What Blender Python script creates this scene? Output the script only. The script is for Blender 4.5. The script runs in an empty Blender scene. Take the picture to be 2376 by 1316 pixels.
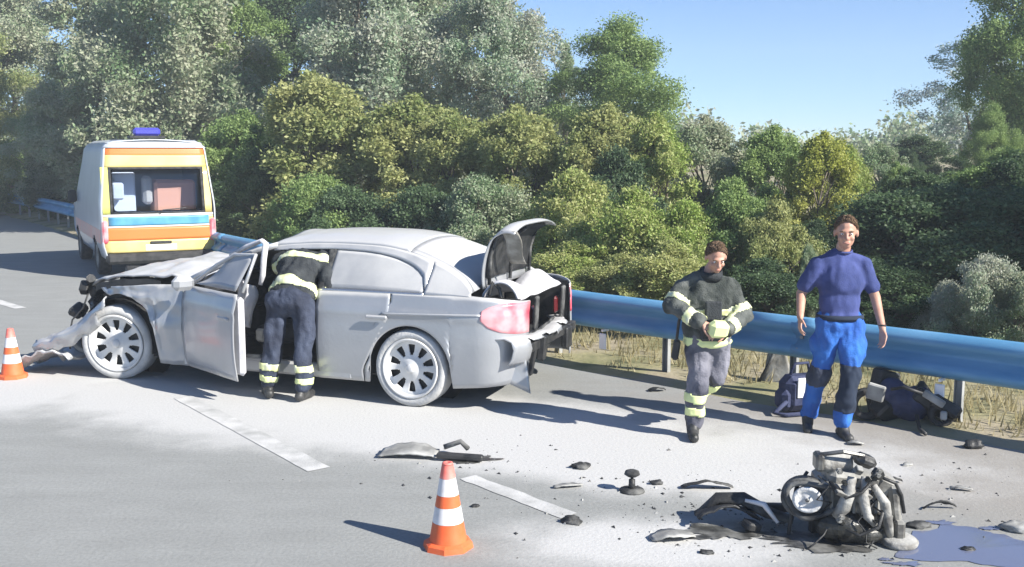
import bpy, bmesh, math, random
import numpy as np
from mathutils import Vector, Matrix, Euler, noise as mnoise

random.seed(7); rng = np.random.default_rng(7)
scene = bpy.context.scene
COL = scene.collection
PI = math.pi

# ------------------------------------------------------------------ camera, sky, sun, exposure
CAM_H = 2.2
PITCH = math.atan(308/2400)
cam_data = bpy.data.cameras.new('camera')
cam_data.sensor_width = 36.0
cam_data.lens = 2400/2376*36.0
cam_data.clip_start = 0.05; cam_data.clip_end = 3000
cam = bpy.data.objects.new('camera', cam_data); COL.objects.link(cam)
cam.location = (0, 0, CAM_H)
cam.rotation_euler = (PI/2-PITCH, 0, 0)
scene.camera = cam

SUN_EL = math.radians(33.5)
SUN_AZ = math.atan2(.85, -.53)          # clockwise from +Y: to the right and behind the camera
world = bpy.data.worlds.new('World'); scene.world = world
world.use_nodes = True
wn = world.node_tree.nodes; wl = world.node_tree.links
wn.clear()
sky = wn.new('ShaderNodeTexSky'); sky.sky_type = 'NISHITA'; sky.sun_disc = False
sky.sun_elevation = SUN_EL; sky.sun_rotation = SUN_AZ
sky.air_density = 1.0; sky.dust_density = 0.0; sky.ozone_density = 7.0; sky.altitude = 2500
bg = wn.new('ShaderNodeBackground'); bg.inputs['Strength'].default_value = 0.080
wo = wn.new('ShaderNodeOutputWorld')
wl.new(sky.outputs[0], bg.inputs[0]); wl.new(bg.outputs[0], wo.inputs[0])

sd = bpy.data.lights.new('sun', 'SUN'); sd.energy = 5.0; sd.angle = math.radians(.55); sd.color = (1, .95, .87)
sun = bpy.data.objects.new('sun', sd); COL.objects.link(sun)
ldir = Vector((-math.sin(SUN_AZ)*math.cos(SUN_EL), -math.cos(SUN_AZ)*math.cos(SUN_EL), -math.sin(SUN_EL)))
sun.rotation_euler = ldir.to_track_quat('-Z', 'Y').to_euler()
sun.location = (20, -12, 20)

scene.view_settings.view_transform = 'Standard'
scene.view_settings.look = 'None'
scene.view_settings.exposure = 1.12
scene.view_settings.gamma = 1.0
scene.view_settings.use_curve_mapping = False

# ------------------------------------------------------------------ helpers
def ground_at(px, py):
    """ground point seen at a place in the photograph"""
    cx = (px-1188)/2400; cy = (658-py)/2400
    d = Vector((cx, math.cos(PITCH)+cy*math.sin(PITCH), -math.sin(PITCH)+cy*math.cos(PITCH)))
    t = CAM_H/-d.z
    return Vector((d.x*t, d.y*t, 0))

def tag(o, label=None, cat=None, group=None, kind=None):
    if label: o['label'] = label
    if cat: o['category'] = cat
    if group: o['group'] = group
    if kind: o['kind'] = kind
    return o

def empty(name, loc=(0, 0, 0), rz=0, label=None, cat=None, group=None, parent=None):
    o = bpy.data.objects.new(name, None); COL.objects.link(o)
    o.empty_display_size = .1
    o.location = loc; o.rotation_euler = (0, 0, rz)
    if parent: o.parent = parent
    return tag(o, label, cat, group)

def link(name, me, m=None, parent=None, smooth=False):
    if m is not None:
        for x in (m if isinstance(m, (list, tuple)) else [m]): me.materials.append(x)
    if smooth: me.polygons.foreach_set('use_smooth', [True]*len(me.polygons))
    o = bpy.data.objects.new(name, me); COL.objects.link(o)
    if parent: o.parent = parent
    return o

class MB:
    """collects simple shapes into one mesh"""
    def __init__(s): s.v = []; s.f = []; s.mi = []; s.cur = 0
    def add(s, vs, fs, M=None):
        b = len(s.v)
        for p in vs:
            p = Vector(p)
            s.v.append(M @ p if M else p)
        for f in fs: s.f.append([i+b for i in f]); s.mi.append(s.cur)
        return s
    def box(s, c, size, M=None, bev=0.0, rot=None):
        hx, hy, hz = [a/2 for a in size]
        T = Matrix.Translation(Vector(c))
        if rot is not None: T = T @ Euler(rot).to_matrix().to_4x4()
        if M is not None: T = M @ T
        b = min(bev, .45*min(size))
        if b <= 0:
            vs = [(x, y, z) for z in (-hz, hz) for y in (-hy, hy) for x in (-hx, hx)]
            return s.add(vs, [(0, 2, 3, 1), (4, 5, 7, 6), (0, 1, 5, 4), (2, 6, 7, 3), (0, 4, 6, 2), (1, 3, 7, 5)], T)
        vs = []; idx = {}
        for sx in (-1, 1):
            for sy in (-1, 1):
                for sz in (-1, 1):
                    for k in range(3):
                        p = [sx*(hx-b), sy*(hy-b), sz*(hz-b)]
                        p[k] = (sx*hx, sy*hy, sz*hz)[k]
                        idx[(sx, sy, sz, k)] = len(vs); vs.append(p)
        fs = []
        for k in range(3):
            o = [i for i in range(3) if i != k]
            for sg in (-1, 1):
                q = []
                for a, c2 in ((-1, -1), (1, -1), (1, 1), (-1, 1)):
                    t = [0, 0, 0]; t[k] = sg; t[o[0]] = a; t[o[1]] = c2
                    q.append(idx[(*t, k)])
                fs.append(q)
        for k in range(3):            # edges running along axis k
            o = [i for i in range(3) if i != k]
            for a in (-1, 1):
                for c2 in (-1, 1):
                    t0 = [0, 0, 0]; t0[o[0]] = a; t0[o[1]] = c2; t1 = list(t0); t0[k] = -1; t1[k] = 1
                    fs.append([idx[(*t0, o[0])], idx[(*t1, o[0])], idx[(*t1, o[1])], idx[(*t0, o[1])]])
        for sx in (-1, 1):
            for sy in (-1, 1):
                for sz in (-1, 1): fs.append([idx[(sx, sy, sz, k)] for k in range(3)])
        return s.add(vs, fs, T)
    def tube(s, pts, r, n=8, caps=True, M=None, flat=1.0):
        pts = [Vector(p) for p in pts]
        rr = r if isinstance(r, (list, tuple)) else [r]*len(pts)
        vs = []; fs = []
        up = None
        for i, p in enumerate(pts):
            d = (pts[min(i+1, len(pts)-1)]-pts[max(i-1, 0)])
            d = d.normalized() if d.length > 1e-9 else Vector((0, 0, 1))
            if up is None: up = Vector((0, 0, 1)) if abs(d.z) < .9 else Vector((1, 0, 0))
            x = d.cross(up); x = x.normalized() if x.length > 1e-6 else Vector((1, 0, 0)); y = x.cross(d).normalized(); up = y
            for k in range(n):
                a = 2*PI*k/n
                vs.append(p+x*math.cos(a)*rr[i]+y*math.sin(a)*rr[i]*flat)
        for i in range(len(pts)-1):
            for k in range(n):
                k2 = (k+1) % n
                fs.append([i*n+k, i*n+k2, (i+1)*n+k2, (i+1)*n+k])
        if caps: fs.append(list(range(n))[::-1]); fs.append([(len(pts)-1)*n+k for k in range(n)])
        return s.add(vs, fs, M)
    def lathe(s, prof, n=32, M=None, axis='Z', close=False, caps=True):
        """prof: (radius, height) pairs"""
        vs = []; fs = []
        for r, h in prof:
            for k in range(n):
                a = 2*PI*k/n; c, t = r*math.cos(a), r*math.sin(a)
                vs.append((c, t, h) if axis == 'Z' else ((c, h, t) if axis == 'Y' else (h, c, t)))
        m = len(prof)
        for i in range(m if close else m-1):
            for k in range(n):
                k2 = (k+1) % n; j = (i+1) % m
                fs.append([i*n+k, i*n+k2, j*n+k2, j*n+k])
        if not close and caps:
            if prof[0][0] > 1e-6: fs.append(list(range(n))[::-1])
            if prof[-1][0] > 1e-6: fs.append([(m-1)*n+k for k in range(n)])
        return s.add(vs, fs, M)
    def grid(s, fn, nu, nv, M=None, keep=None):
        vs = [fn(i/nu, j/nv) for j in range(nv+1) for i in range(nu+1)]
        fs = []
        for j in range(nv):
            for i in range(nu):
                if keep and not keep((i+.5)/nu, (j+.5)/nv): continue
                a = j*(nu+1)+i
                fs.append([a, a+1, a+nu+2, a+nu+1])
        return s.add(vs, fs, M)
    def prism(s, poly, d, M=None):
        """poly: (x,z) outline, thickness d along y from 0"""
        n = len(poly)
        vs = [(x, 0, z) for x, z in poly]+[(x, d, z) for x, z in poly]
        fs = [list(range(n)), [n+i for i in range(n)][::-1]]+[[i, n+i, n+(i+1) % n, (i+1) % n] for i in range(n)]
        return s.add(vs, fs, M)
    def mesh(s, name, jit=0, fix=True):
        me = bpy.data.meshes.new(name)
        vs = s.v
        if jit: vs = [v+Vector((random.gauss(0, jit), random.gauss(0, jit), random.gauss(0, jit))) for v in vs]
        me.from_pydata([tuple(v) for v in vs], [], s.f)
        me.polygons.foreach_set('material_index', s.mi)
        if fix:
            bm = bmesh.new(); bm.from_mesh(me)
            bmesh.ops.remove_doubles(bm, verts=bm.verts, dist=1e-5)
            bmesh.ops.recalc_face_normals(bm, faces=bm.faces); bm.to_mesh(me); bm.free()
        me.update()
        return me
    def build(s, name, m, parent=None, smooth=False, thick=0, jit=0, bevel=0, auto=None):
        o = link(name, s.mesh(name, jit), m, parent, smooth)
        if thick:
            k = o.modifiers.new('thickness', 'SOLIDIFY'); k.thickness = thick; k.offset = 0
        if bevel:
            k = o.modifiers.new('bevel', 'BEVEL'); k.width = bevel; k.segments = 2; k.limit_method = 'ANGLE'
        if auto is not None:
            o.data.polygons.foreach_set('use_smooth', [True]*len(o.data.polygons))
            o.data.set_sharp_from_angle(angle=math.radians(auto))
        return o

def interp(pts):
    xs = [p[0] for p in pts]; ys = [p[1] for p in pts]
    return lambda x: float(np.interp(x, xs, ys))
def smooth_interp(pts):
    """Catmull-Rom through (x, y) pairs"""
    xs = [p[0] for p in pts]; ys = [p[1] for p in pts]
    sl = np.gradient(np.array(ys, float), np.array(xs, float))
    def f(x):
        if x <= xs[0]: return ys[0]
        if x >= xs[-1]: return ys[-1]
        i = int(np.searchsorted(xs, x))-1; h = xs[i+1]-xs[i]; t = (x-xs[i])/h
        return float((2*t**3-3*t**2+1)*ys[i]+(t**3-2*t**2+t)*h*sl[i]+(-2*t**3+3*t**2)*ys[i+1]+(t**3-t**2)*h*sl[i+1])
    return f

# ------------------------------------------------------------------ materials
def mat(name, c, rough=.6, metal=0, c2=None, scale=6, bump=0, bscale=None, spec=None, detail=4, c3=None, lo=.4, hi=.62, coat=0, trans=0, stretch=None):
    m = bpy.data.materials.new(name); m.use_nodes = True
    nt = m.node_tree; b = nt.nodes['Principled BSDF']
    b.inputs['Base Color'].default_value = (*c, 1)
    b.inputs['Roughness'].default_value = rough; b.inputs['Metallic'].default_value = metal
    if spec is not None: b.inputs['Specular IOR Level'].default_value = spec
    if coat: b.inputs['Coat Weight'].default_value = coat; b.inputs['Coat Roughness'].default_value = .1
    if trans: b.inputs['Transmission Weight'].default_value = trans
    tc = nt.nodes.new('ShaderNodeTexCoord'); vec = tc.outputs['Object']
    if stretch:
        mp = nt.nodes.new('ShaderNodeMapping'); mp.inputs['Scale'].default_value = stretch
        nt.links.new(vec, mp.inputs[0]); vec = mp.outputs[0]
    if c2:
        n = nt.nodes.new('ShaderNodeTexNoise'); n.inputs['Scale'].default_value = scale; n.inputs['Detail'].default_value = detail
        r = nt.nodes.new('ShaderNodeValToRGB')
        r.color_ramp.elements[0].position = lo; r.color_ramp.elements[0].color = (*c, 1)
        r.color_ramp.elements[1].position = hi; r.color_ramp.elements[1].color = (*c2, 1)
        if c3:
            e = r.color_ramp.elements.new((lo+hi)/2); e.color = (*c3, 1)
        nt.links.new(vec, n.inputs['Vector']); nt.links.new(n.outputs['Fac'], r.inputs[0]); nt.links.new(r.outputs[0], b.inputs['Base Color'])
    if bump:
        n2 = nt.nodes.new('ShaderNodeTexNoise'); n2.inputs['Scale'].default_value = bscale or scale*4; n2.inputs['Detail'].default_value = 5
        bp = nt.nodes.new('ShaderNodeBump'); bp.inputs['Strength'].default_value = bump; bp.inputs['Distance'].default_value = .02
        nt.links.new(vec, n2.inputs['Vector']); nt.links.new(n2.outputs['Fac'], bp.inputs['Height']); nt.links.new(bp.outputs[0], b.inputs['Normal'])
    return m

def leaf_mat(name, c, c2):
    m = bpy.data.materials.new(name); m.use_nodes = True
    nt = m.node_tree; nt.nodes.clear()
    out = nt.nodes.new('ShaderNodeOutputMaterial')
    df = nt.nodes.new('ShaderNodeBsdfDiffuse'); tr = nt.nodes.new('ShaderNodeBsdfTranslucent'); mx = nt.nodes.new('ShaderNodeMixShader'); mx.inputs[0].default_value = .42
    gl = nt.nodes.new('ShaderNodeBsdfGlossy'); gl.inputs['Roughness'].default_value = .6; mx2 = nt.nodes.new('ShaderNodeMixShader'); mx2.inputs[0].default_value = .03
    geo = nt.nodes.new('ShaderNodeNewGeometry')
    n = nt.nodes.new('ShaderNodeTexNoise'); n.inputs['Scale'].default_value = .9; n.inputs['Detail'].default_value = 4
    add = nt.nodes.new('ShaderNodeMath'); add.operation = 'MULTIPLY_ADD'; add.inputs[1].default_value = .35; 
    r = nt.nodes.new('ShaderNodeValToRGB'); r.color_ramp.elements[0].position = .42; r.color_ramp.elements[1].position = .85
    r.color_ramp.elements[0].color = (*c, 1); r.color_ramp.elements[1].color = (*c2, 1)
    nt.links.new(geo.outputs['Position'], n.inputs['Vector'])
    nt.links.new(geo.outputs['Random Per Island'], add.inputs[0]); nt.links.new(n.outputs['Fac'], add.inputs[2])
    nt.links.new(add.outputs[0], r.inputs[0])
    for s in (df, tr): nt.links.new(r.outputs[0], s.inputs['Color'])
    nt.links.new(df.outputs[0], mx.inputs[1]); nt.links.new(tr.outputs[0], mx.inputs[2])
    nt.links.new(mx.outputs[0], mx2.inputs[1]); nt.links.new(gl.outputs[0], mx2.inputs[2])
    nt.links.new(mx2.outputs[0], out.inputs[0])
    return m

M = dict(
    paint=mat('silver_paint_powder', (.355, .368, .385), .34, .35, (.50, .505, .505), 1.7, .08, 26, c3=(.40, .412, .428), lo=.42, hi=.78, coat=.45),
    powder=mat('white_powder', (.60, .60, .59), .95, 0, (.50, .50, .49), 9, .5, 40),
    powder_tyre=mat('powdered_rubber', (.52, .52, .51), .9, 0, (.30, .305, .305), 5, .3, 40, lo=.35, hi=.75),
    rim=mat('powdered_alloy', (.66, .66, .65), .6, .15, (.52, .53, .53), 7),
    black=mat('black_plastic', (.012, .013, .014), .55, 0, (.035, .035, .035), 9, .2, 60),
    dusty_black=mat('dusty_black', (.02, .021, .022), .8, 0, (.22, .22, .21), 7, .3, 30, lo=.45, hi=.8),
    rubber=mat('rubber', (.02, .02, .021), .85, 0, (.05, .05, .05), 12),
    dark_metal=mat('dark_metal', (.06, .06, .06), .45, .7, (.2, .2, .19), 8, .2),
    alu=mat('dusty_aluminium', (.30, .295, .27), .6, .25, (.09, .087, .08), 6, .3, 30),
    alu_pale=mat('pale_cast_metal', (.38, .375, .35), .7, .15, (.13, .125, .115), 8, .35, 40),
    oil=mat('oily_metal', (.008, .009, .008), .35, .2, (.05, .05, .045), 8, .5, 25),
    int_black=mat('interior_fabric', (.02, .021, .024), .9, 0, (.04, .04, .045), 12),
    powder_glass=mat('powdered_glass', (.23, .245, .27), .2, 0, (.37, .375, .38), 1.6, .05, 20),
    glass_tint=mat('dark_tinted_glass', (.10, .13, .19), .12, 0, (.22, .25, .31), 2.5),
    red_lamp=mat('red_lamp_dusty', (.78, .10, .14), .3, 0, (.74, .36, .38), 5, coat=.3),
    red_dark=mat('dark_red_plastic', (.09, .008, .010), .3),
    chrome=mat('chrome', (.7, .7, .7), .2, .9),
    white_fabric=mat('white_fabric', (.62, .62, .64), .9, 0, (.50, .50, .53), 7, .3, 20),
    beige=mat('dusty_beige_liner', (.22, .21, .18), .9, 0, (.5, .49, .45), 5, .3),
    steel=mat('galvanised_steel_shade_blue', (.095, .275, .47), .55, .15, (.14, .33, .53), 2.5, .08, 30, stretch=(1, 1, 5)),  # blue of the skylit shade is mixed into the galvanised steel colour
    post=mat('galvanised_post', (.40, .41, .41), .6, .4, (.30, .31, .31), 6),
    reflector=mat('white_reflector', (.82, .82, .82), .3),
    line=mat('road_paint', (.52, .52, .51), .9, 0, (.30, .305, .295), 4.5, .2, 60, lo=.40, hi=.70, detail=8),
    orange=mat('cone_orange', (.74, .115, .03), .55, 0, (.70, .17, .06), 9, lo=.35, hi=.75),
    cone_red=mat('cone_red', (.72, .12, .09), .55, 0, (.80, .28, .24), 6),
    cone_white=mat('cone_white', (.76, .74, .74), .5, 0, (.60, .585, .58), 14, lo=.45, hi=.8),
    amb_yellow=mat('ambulance_yellow', (.66, .53, .17), .4, 0, (.66, .56, .24), 2, coat=.4),
    amb_side=mat('ambulance_white', (.50, .54, .58), .35, 0, (.46, .50, .54), 2, coat=.4),
    amb_orange=mat('ambulance_orange', (.70, .19, .045), .4),
    amb_pale_stripe=mat('pale_red_stripe', (.66, .36, .31), .45, 0, (.60, .40, .36), 3),
    amb_blue=mat('ambulance_blue_band', (.07, .26, .42), .4, 0, (.12, .36, .46), 3),
    amb_lime=mat('lime_edge', (.66, .68, .17), .4),
    beacon=mat('blue_beacon', (.06, .06, .42), .2, coat=.5),
    skin=mat('skin', (.50, .29, .21), .55, 0, (.45, .24, .17), 14),
    hair=mat('brown_hair', (.12, .075, .045), .85, 0, (.26, .17, .10), 90, .8, 140),
    navy=mat('fire_jacket', (.018, .022, .026), .85, 0, (.04, .046, .05), 9, .5, 90),
    olive=mat('fire_jacket_dusty', (.025, .032, .028), .85, 0, (.15, .16, .15), 6, .5, 90, lo=.42, hi=.75),
    band=mat('reflective_band', (.66, .70, .34), .4, 0, (.62, .64, .50), 20),
    lime=mat('reflective_lime', (.72, .80, .38), .45),
    grey_trouser=mat('dusty_trousers', (.045, .048, .07), .9, 0, (.24, .24, .28), 4, .4, 60, lo=.35, hi=.7),
    blue_trouser=mat('blue_trousers', (.018, .095, .38), .85, 0, (.026, .15, .50), 5, .3, 80),
    trouser_navy=mat('navy_trousers', (.016, .022, .042), .85, 0, (.045, .058, .095), 5, .4, 70),
    tee=mat('blue_shirt', (.032, .048, .16), .9, 0, (.055, .075, .23), 6, .25, 120),
    knee=mat('knee_patch', (.012, .022, .045), .9),
    boot=mat('boot_leather', (.012, .013, .013), .5, 0, (.05, .05, .05), 12),
    bag=mat('navy_bag', (.02, .028, .075), .8, 0, (.04, .05, .11), 10, .3),
    eye=mat('eye', (.75, .74, .72), .25), iris=mat('iris', (.05, .035, .02), .2),
    lips=mat('lips', (.45, .20, .16), .5),
    bark=mat('bark', (.13, .105, .08), .9, 0, (.22, .19, .15), 6, .6, 20),
    board=mat('dark_board', (.014, .020, .024), .8, 0, (.024, .032, .036), 3, .2, 40, stretch=(1, 1, 6)),
    panel_grey=mat('grey_plastic', (.20, .20, .19), .7, 0, (.42, .42, .40), 4, .2),
    plate=mat('plate_white', (.8, .8, .8), .4),
    salmon=mat('stretcher_blanket', (.62, .33, .26), .8), paleblue=mat('pale_blue_cabinet', (.55, .62, .80), .5), dark_in=mat('van_interior', (.42, .42, .44), .7),
)
def settle(m, c, lo, hi, amount):
    """powder that has come to rest on the faces that look upwards"""
    nt = m.node_tree; b = nt.nodes['Principled BSDF']; src = b.inputs['Base Color'].links[0].from_socket
    geo = nt.nodes.new('ShaderNodeNewGeometry'); sp = nt.nodes.new('ShaderNodeSeparateXYZ'); nt.links.new(geo.outputs['Normal'], sp.inputs[0])
    ab = nt.nodes.new('ShaderNodeMath'); ab.operation = 'ABSOLUTE'; nt.links.new(sp.outputs['Z'], ab.inputs[0])
    n = nt.nodes.new('ShaderNodeTexNoise'); n.inputs['Scale'].default_value = 4.5; n.inputs['Detail'].default_value = 6; nt.links.new(geo.outputs['Position'], n.inputs['Vector'])
    ad = nt.nodes.new('ShaderNodeMath'); ad.operation = 'MULTIPLY_ADD'; ad.inputs[1].default_value = .5; nt.links.new(n.outputs['Fac'], ad.inputs[0]); nt.links.new(ab.outputs[0], ad.inputs[2])
    mr = nt.nodes.new('ShaderNodeMapRange'); mr.interpolation_type = 'SMOOTHSTEP'; mr.inputs['From Min'].default_value = lo+.25; mr.inputs['From Max'].default_value = hi+.25; mr.inputs['To Max'].default_value = amount
    nt.links.new(ad.outputs[0], mr.inputs[0])
    mx = nt.nodes.new('ShaderNodeMix'); mx.data_type = 'RGBA'; mx.inputs[7].default_value = (*c, 1)
    nt.links.new(mr.outputs[0], mx.inputs[0]); nt.links.new(src, mx.inputs[6]); nt.links.new(mx.outputs[2], b.inputs['Base Color'])
    mr2 = nt.nodes.new('ShaderNodeMapRange'); mr2.inputs['To Min'].default_value = b.inputs['Roughness'].default_value; mr2.inputs['To Max'].default_value = .9
    nt.links.new(mr.outputs[0], mr2.inputs[0]); nt.links.new(mr2.outputs[0], b.inputs['Roughness'])
settle(M['paint'], (.52, .52, .515), .30, .85, .95)
settle(M['powder_glass'], (.48, .48, .475), .35, .9, .9)
settle(M['alu'], (.44, .44, .42), .5, .95, .6); settle(M['alu_pale'], (.48, .48, .46), .5, .95, .6)
def glass_mat():
    m = bpy.data.materials.new('window_glass'); m.use_nodes = True
    nt = m.node_tree; nt.nodes.clear()
    o = nt.nodes.new('ShaderNodeOutputMaterial'); t = nt.nodes.new('ShaderNodeBsdfTransparent'); t.inputs[0].default_value = (.92, .94, .95, 1)
    g = nt.nodes.new('ShaderNodeBsdfGlossy'); g.inputs['Roughness'].default_value = .03
    lw = nt.nodes.new('ShaderNodeFresnel'); lw.inputs['IOR'].default_value = 1.5
    mx = nt.nodes.new('ShaderNodeMixShader')
    nt.links.new(lw.outputs[0], mx.inputs[0]); nt.links.new(t.outputs[0], mx.inputs[1]); nt.links.new(g.outputs[0], mx.inputs[2]); nt.links.new(mx.outputs[0], o.inputs[0])
    return m
M['glass'] = glass_mat()

# ------------------------------------------------------------------ ground, road, markings
def road_material():
    m = bpy.data.materials.new('powdered_asphalt'); m.use_nodes = True
    nt = m.node_tree; N = nt.nodes; L = nt.links; b = N['Principled BSDF']
    geo = N.new('ShaderNodeNewGeometry'); P = geo.outputs['Position']
    def nz(scale, detail=5, stretch=None, rot=0):
        v = P
        if stretch:
            mp = N.new('ShaderNodeMapping'); mp.inputs['Scale'].default_value = stretch; mp.inputs['Rotation'].default_value = (0, 0, rot)
            L.new(P, mp.inputs[0]); v = mp.outputs[0]
        n = N.new('ShaderNodeTexNoise'); n.inputs['Scale'].default_value = scale; n.inputs['Detail'].default_value = detail; n.inputs['Roughness'].default_value = .6
        L.new(v, n.inputs['Vector']); return n.outputs['Fac']
    def math_(op, a, c, d=None):
        n = N.new('ShaderNodeMath'); n.operation = op; n.use_clamp = False
        for i, x in enumerate((a, c, d)):
            if x is None: continue
            if isinstance(x, (int, float)): n.inputs[i].default_value = x
            else: L.new(x, n.inputs[i])
        return n.outputs[0]
    def ellipse(cx, cy, a, bb, rot):
        mp = N.new('ShaderNodeMapping'); mp.vector_type = 'TEXTURE'
        mp.inputs['Location'].default_value = (cx, cy, 0); mp.inputs['Rotation'].default_value = (0, 0, rot); mp.inputs['Scale'].default_value = (a, bb, 1)
        L.new(P, mp.inputs[0])
        ln = N.new('ShaderNodeVectorMath'); ln.operation = 'LENGTH'; L.new(mp.outputs[0], ln.inputs[0])
        return ln.outputs['Value']
    big = nz(.7, 6); med = nz(2.2, 6, (1, 1, 1)); fine = nz(40, 3); streak = nz(1.0, 6, (1.0, 5.0, 1), .6)
    e1 = ellipse(-1.2, 8.45, 4.3, 1.05, math.radians(-20))
    e2 = ellipse(.45, 7.3, 1.9, .62, math.radians(-24))
    e3 = ellipse(.75, 5.6, 1.25, .6, math.radians(0))
    e4 = ellipse(-4.9, 9.4, 1.3, .9, 0)
    mn = math_('MINIMUM', math_('MINIMUM', e1, e2), math_('MINIMUM', math_('ADD', e3, .42), e4))
    d = math_('ADD', mn, math_('MULTIPLY', math_('SUBTRACT', big, .5), .9))
    d = math_('ADD', d, math_('MULTIPLY', math_('SUBTRACT', med, .5), .7))
    mr = N.new('ShaderNodeMapRange'); mr.interpolation_type = 'SMOOTHSTEP'
    mr.inputs['From Min'].default_value = 1.35; mr.inputs['From Max'].default_value = .72
    L.new(d, mr.inputs[0])
    # base asphalt: pale worn surface, slightly darker / browner with wear and streaks
    r = N.new('ShaderNodeValToRGB'); r.color_ramp.elements[0].position = .32; r.color_ramp.elements[0].color = (.232, .238, .230, 1)
    r.color_ramp.elements[1].position = .68; r.color_ramp.elements[1].color = (.280, .287, .278, 1)
    L.new(math_('ADD', math_('MULTIPLY', streak, .6), math_('MULTIPLY', med, .4)), r.inputs[0])
    speck = N.new('ShaderNodeMix'); speck.data_type = 'RGBA'; speck.blend_type = 'MULTIPLY'; speck.inputs[0].default_value = .5
    r2 = N.new('ShaderNodeValToRGB'); r2.color_ramp.elements[0].position = .35; r2.color_ramp.elements[0].color = (.80, .80, .80, 1); r2.color_ramp.elements[1].position = .6; r2.color_ramp.elements[1].color = (1.05, 1.05, 1.05, 1)
    L.new(fine, r2.inputs[0]); L.new(r.outputs[0], speck.inputs[6]); L.new(r2.outputs[0], speck.inputs[7])
    # warm dusty shoulder towards the rail
    e5 = ellipse(3.6, 7.0, 3.4, 1.5, math.radians(-43))
    mr5 = N.new('ShaderNodeMapRange'); mr5.interpolation_type = 'SMOOTHSTEP'; mr5.inputs['From Min'].default_value = 1.25; mr5.inputs['From Max'].default_value = .5
    L.new(math_('ADD', e5, math_('MULTIPLY', math_('SUBTRACT', med, .5), .8)), mr5.inputs[0])
    warm = N.new('ShaderNodeMix'); warm.data_type = 'RGBA'; warm.inputs[7].default_value = (.275, .255, .23, 1)
    L.new(math_('MULTIPLY', mr5.outputs[0], .75), warm.inputs[0]); L.new(speck.outputs[2], warm.inputs[6])
    pw = N.new('ShaderNodeMix'); pw.data_type = 'RGBA'; pw.inputs[7].default_value = (.485, .485, .475, 1)
    fac = math_('MULTIPLY', mr.outputs[0], math_('ADD', .68, math_('MULTIPLY', fine, .5)))
    fac2 = N.new('ShaderNodeClamp'); L.new(fac, fac2.inputs[0])
    L.new(fac2.outputs[0], pw.inputs[0]); L.new(warm.outputs[2], pw.inputs[6])
    L.new(pw.outputs[2], b.inputs['Base Color'])
    b.inputs['Roughness'].default_value = .9; b.inputs['Specular IOR Level'].default_value = .25
    bp = N.new('ShaderNodeBump'); bp.inputs['Strength'].default_value = .35; bp.inputs['Distance'].default_value = .01
    L.new(fine, bp.inputs['Height']); L.new(bp.outputs[0], b.inputs['Normal'])
    return m

mb = MB(); mb.grid(lambda a, c: (-205+410*a, -60+240*c, -.25), 4, 4)
ground_m = mat('dry_grassland', (.10, .11, .05), .95, 0, (.16, .15, .08), .05)
tag(mb.build('ground', ground_m), kind='structure')
mb = MB(); mb.grid(lambda a, c: (-70+110*a, -15+110*c, 0), 10, 10)
tag(mb.build('road', road_material()), kind='structure')

# guardrail line on the ground, from the near right to the far left
RAIL = [(8.2, 3.0), (6.2, 5.35), (3.74, 7.85), (.94, 10.45), (-1.6, 13.2), (-4.2, 16.9), (-7.6, 21.9), (-11.4, 27.5), (-15.4, 33.3), (-22, 42)]
def rail_samples(step):
    P = [Vector((x, y, 0)) for x, y in RAIL]; out = []
    dense = []
    for i in range(len(P)-1):
        p0 = P[max(i-1, 0)]; p1 = P[i]; p2 = P[i+1]; p3 = P[min(i+2, len(P)-1)]
        for k in range(40):
            t = k/40
            dense.append(.5*((2*p1)+(p2-p0)*t+(2*p0-5*p1+4*p2-p3)*t*t+(3*p1-p0-3*p2+p3)*t**3))
    dense.append(P[-1])
    acc = 0; out = [dense[0]]
    for i in range(1, len(dense)):
        acc += (dense[i]-dense[i-1]).length
        if acc >= step: out.append(dense[i]); acc = 0
    return out
def frames(pts):
    fr = []
    for i, p in enumerate(pts):
        t = (pts[min(i+1, len(pts)-1)]-pts[max(i-1, 0)]).normalized()
        n = Vector((-t.y, t.x, 0))             # points to the road side or away?
        if n.dot(Vector((-1, -1, 0))) < 0: n = -n
        fr.append((p, t, n))                   # n points towards the road
    return fr
line_fr = frames(rail_samples(.5))

# verge and bank behind the rail, one strip sheet
def bank_z(s):
    return float(np.interp(s, [-.42, -.25, 0, 1.2, 3, 6, 12, 30, 60], [-.02, .02, .05, .10, .22, .5, 1.0, 1.8, 2.2]))
SS = [-.42, -.25, -.12, 0, .4, .8, 1.3, 2, 3, 4.5, 6, 9, 13, 20, 30, 60]
vs = []; fs = []
nS = len(SS)
for p, t, n in line_fr:
    for s in SS:
        q = p-n*s
        z = bank_z(s)
        if s > -.2: z += .05*mnoise.noise(Vector((q.x*.9, q.y*.9, 0)))*min(1, (s+.3))
        jit = .16*mnoise.noise(Vector((q.x*1.3, q.y*1.3, 4.))) if s < -.2 else 0
        q = p-n*(s+jit)
        vs.append((q.x, q.y, z))
for i in range(len(line_fr)-1):
    for j in range(nS-1):
        a = i*nS+j; fs.append([a, a+1, a+nS+1, a+nS])
mb = MB(); mb.add(vs, fs)
bank_m = mat('dry_verge', (.30, .26, .18), .95, 0, (.13, .14, .06), 1.1, .6, 14, c3=(.26, .24, .13), lo=.38, hi=.66)
tag(mb.build('grass_bank', bank_m, smooth=True), kind='structure')

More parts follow.
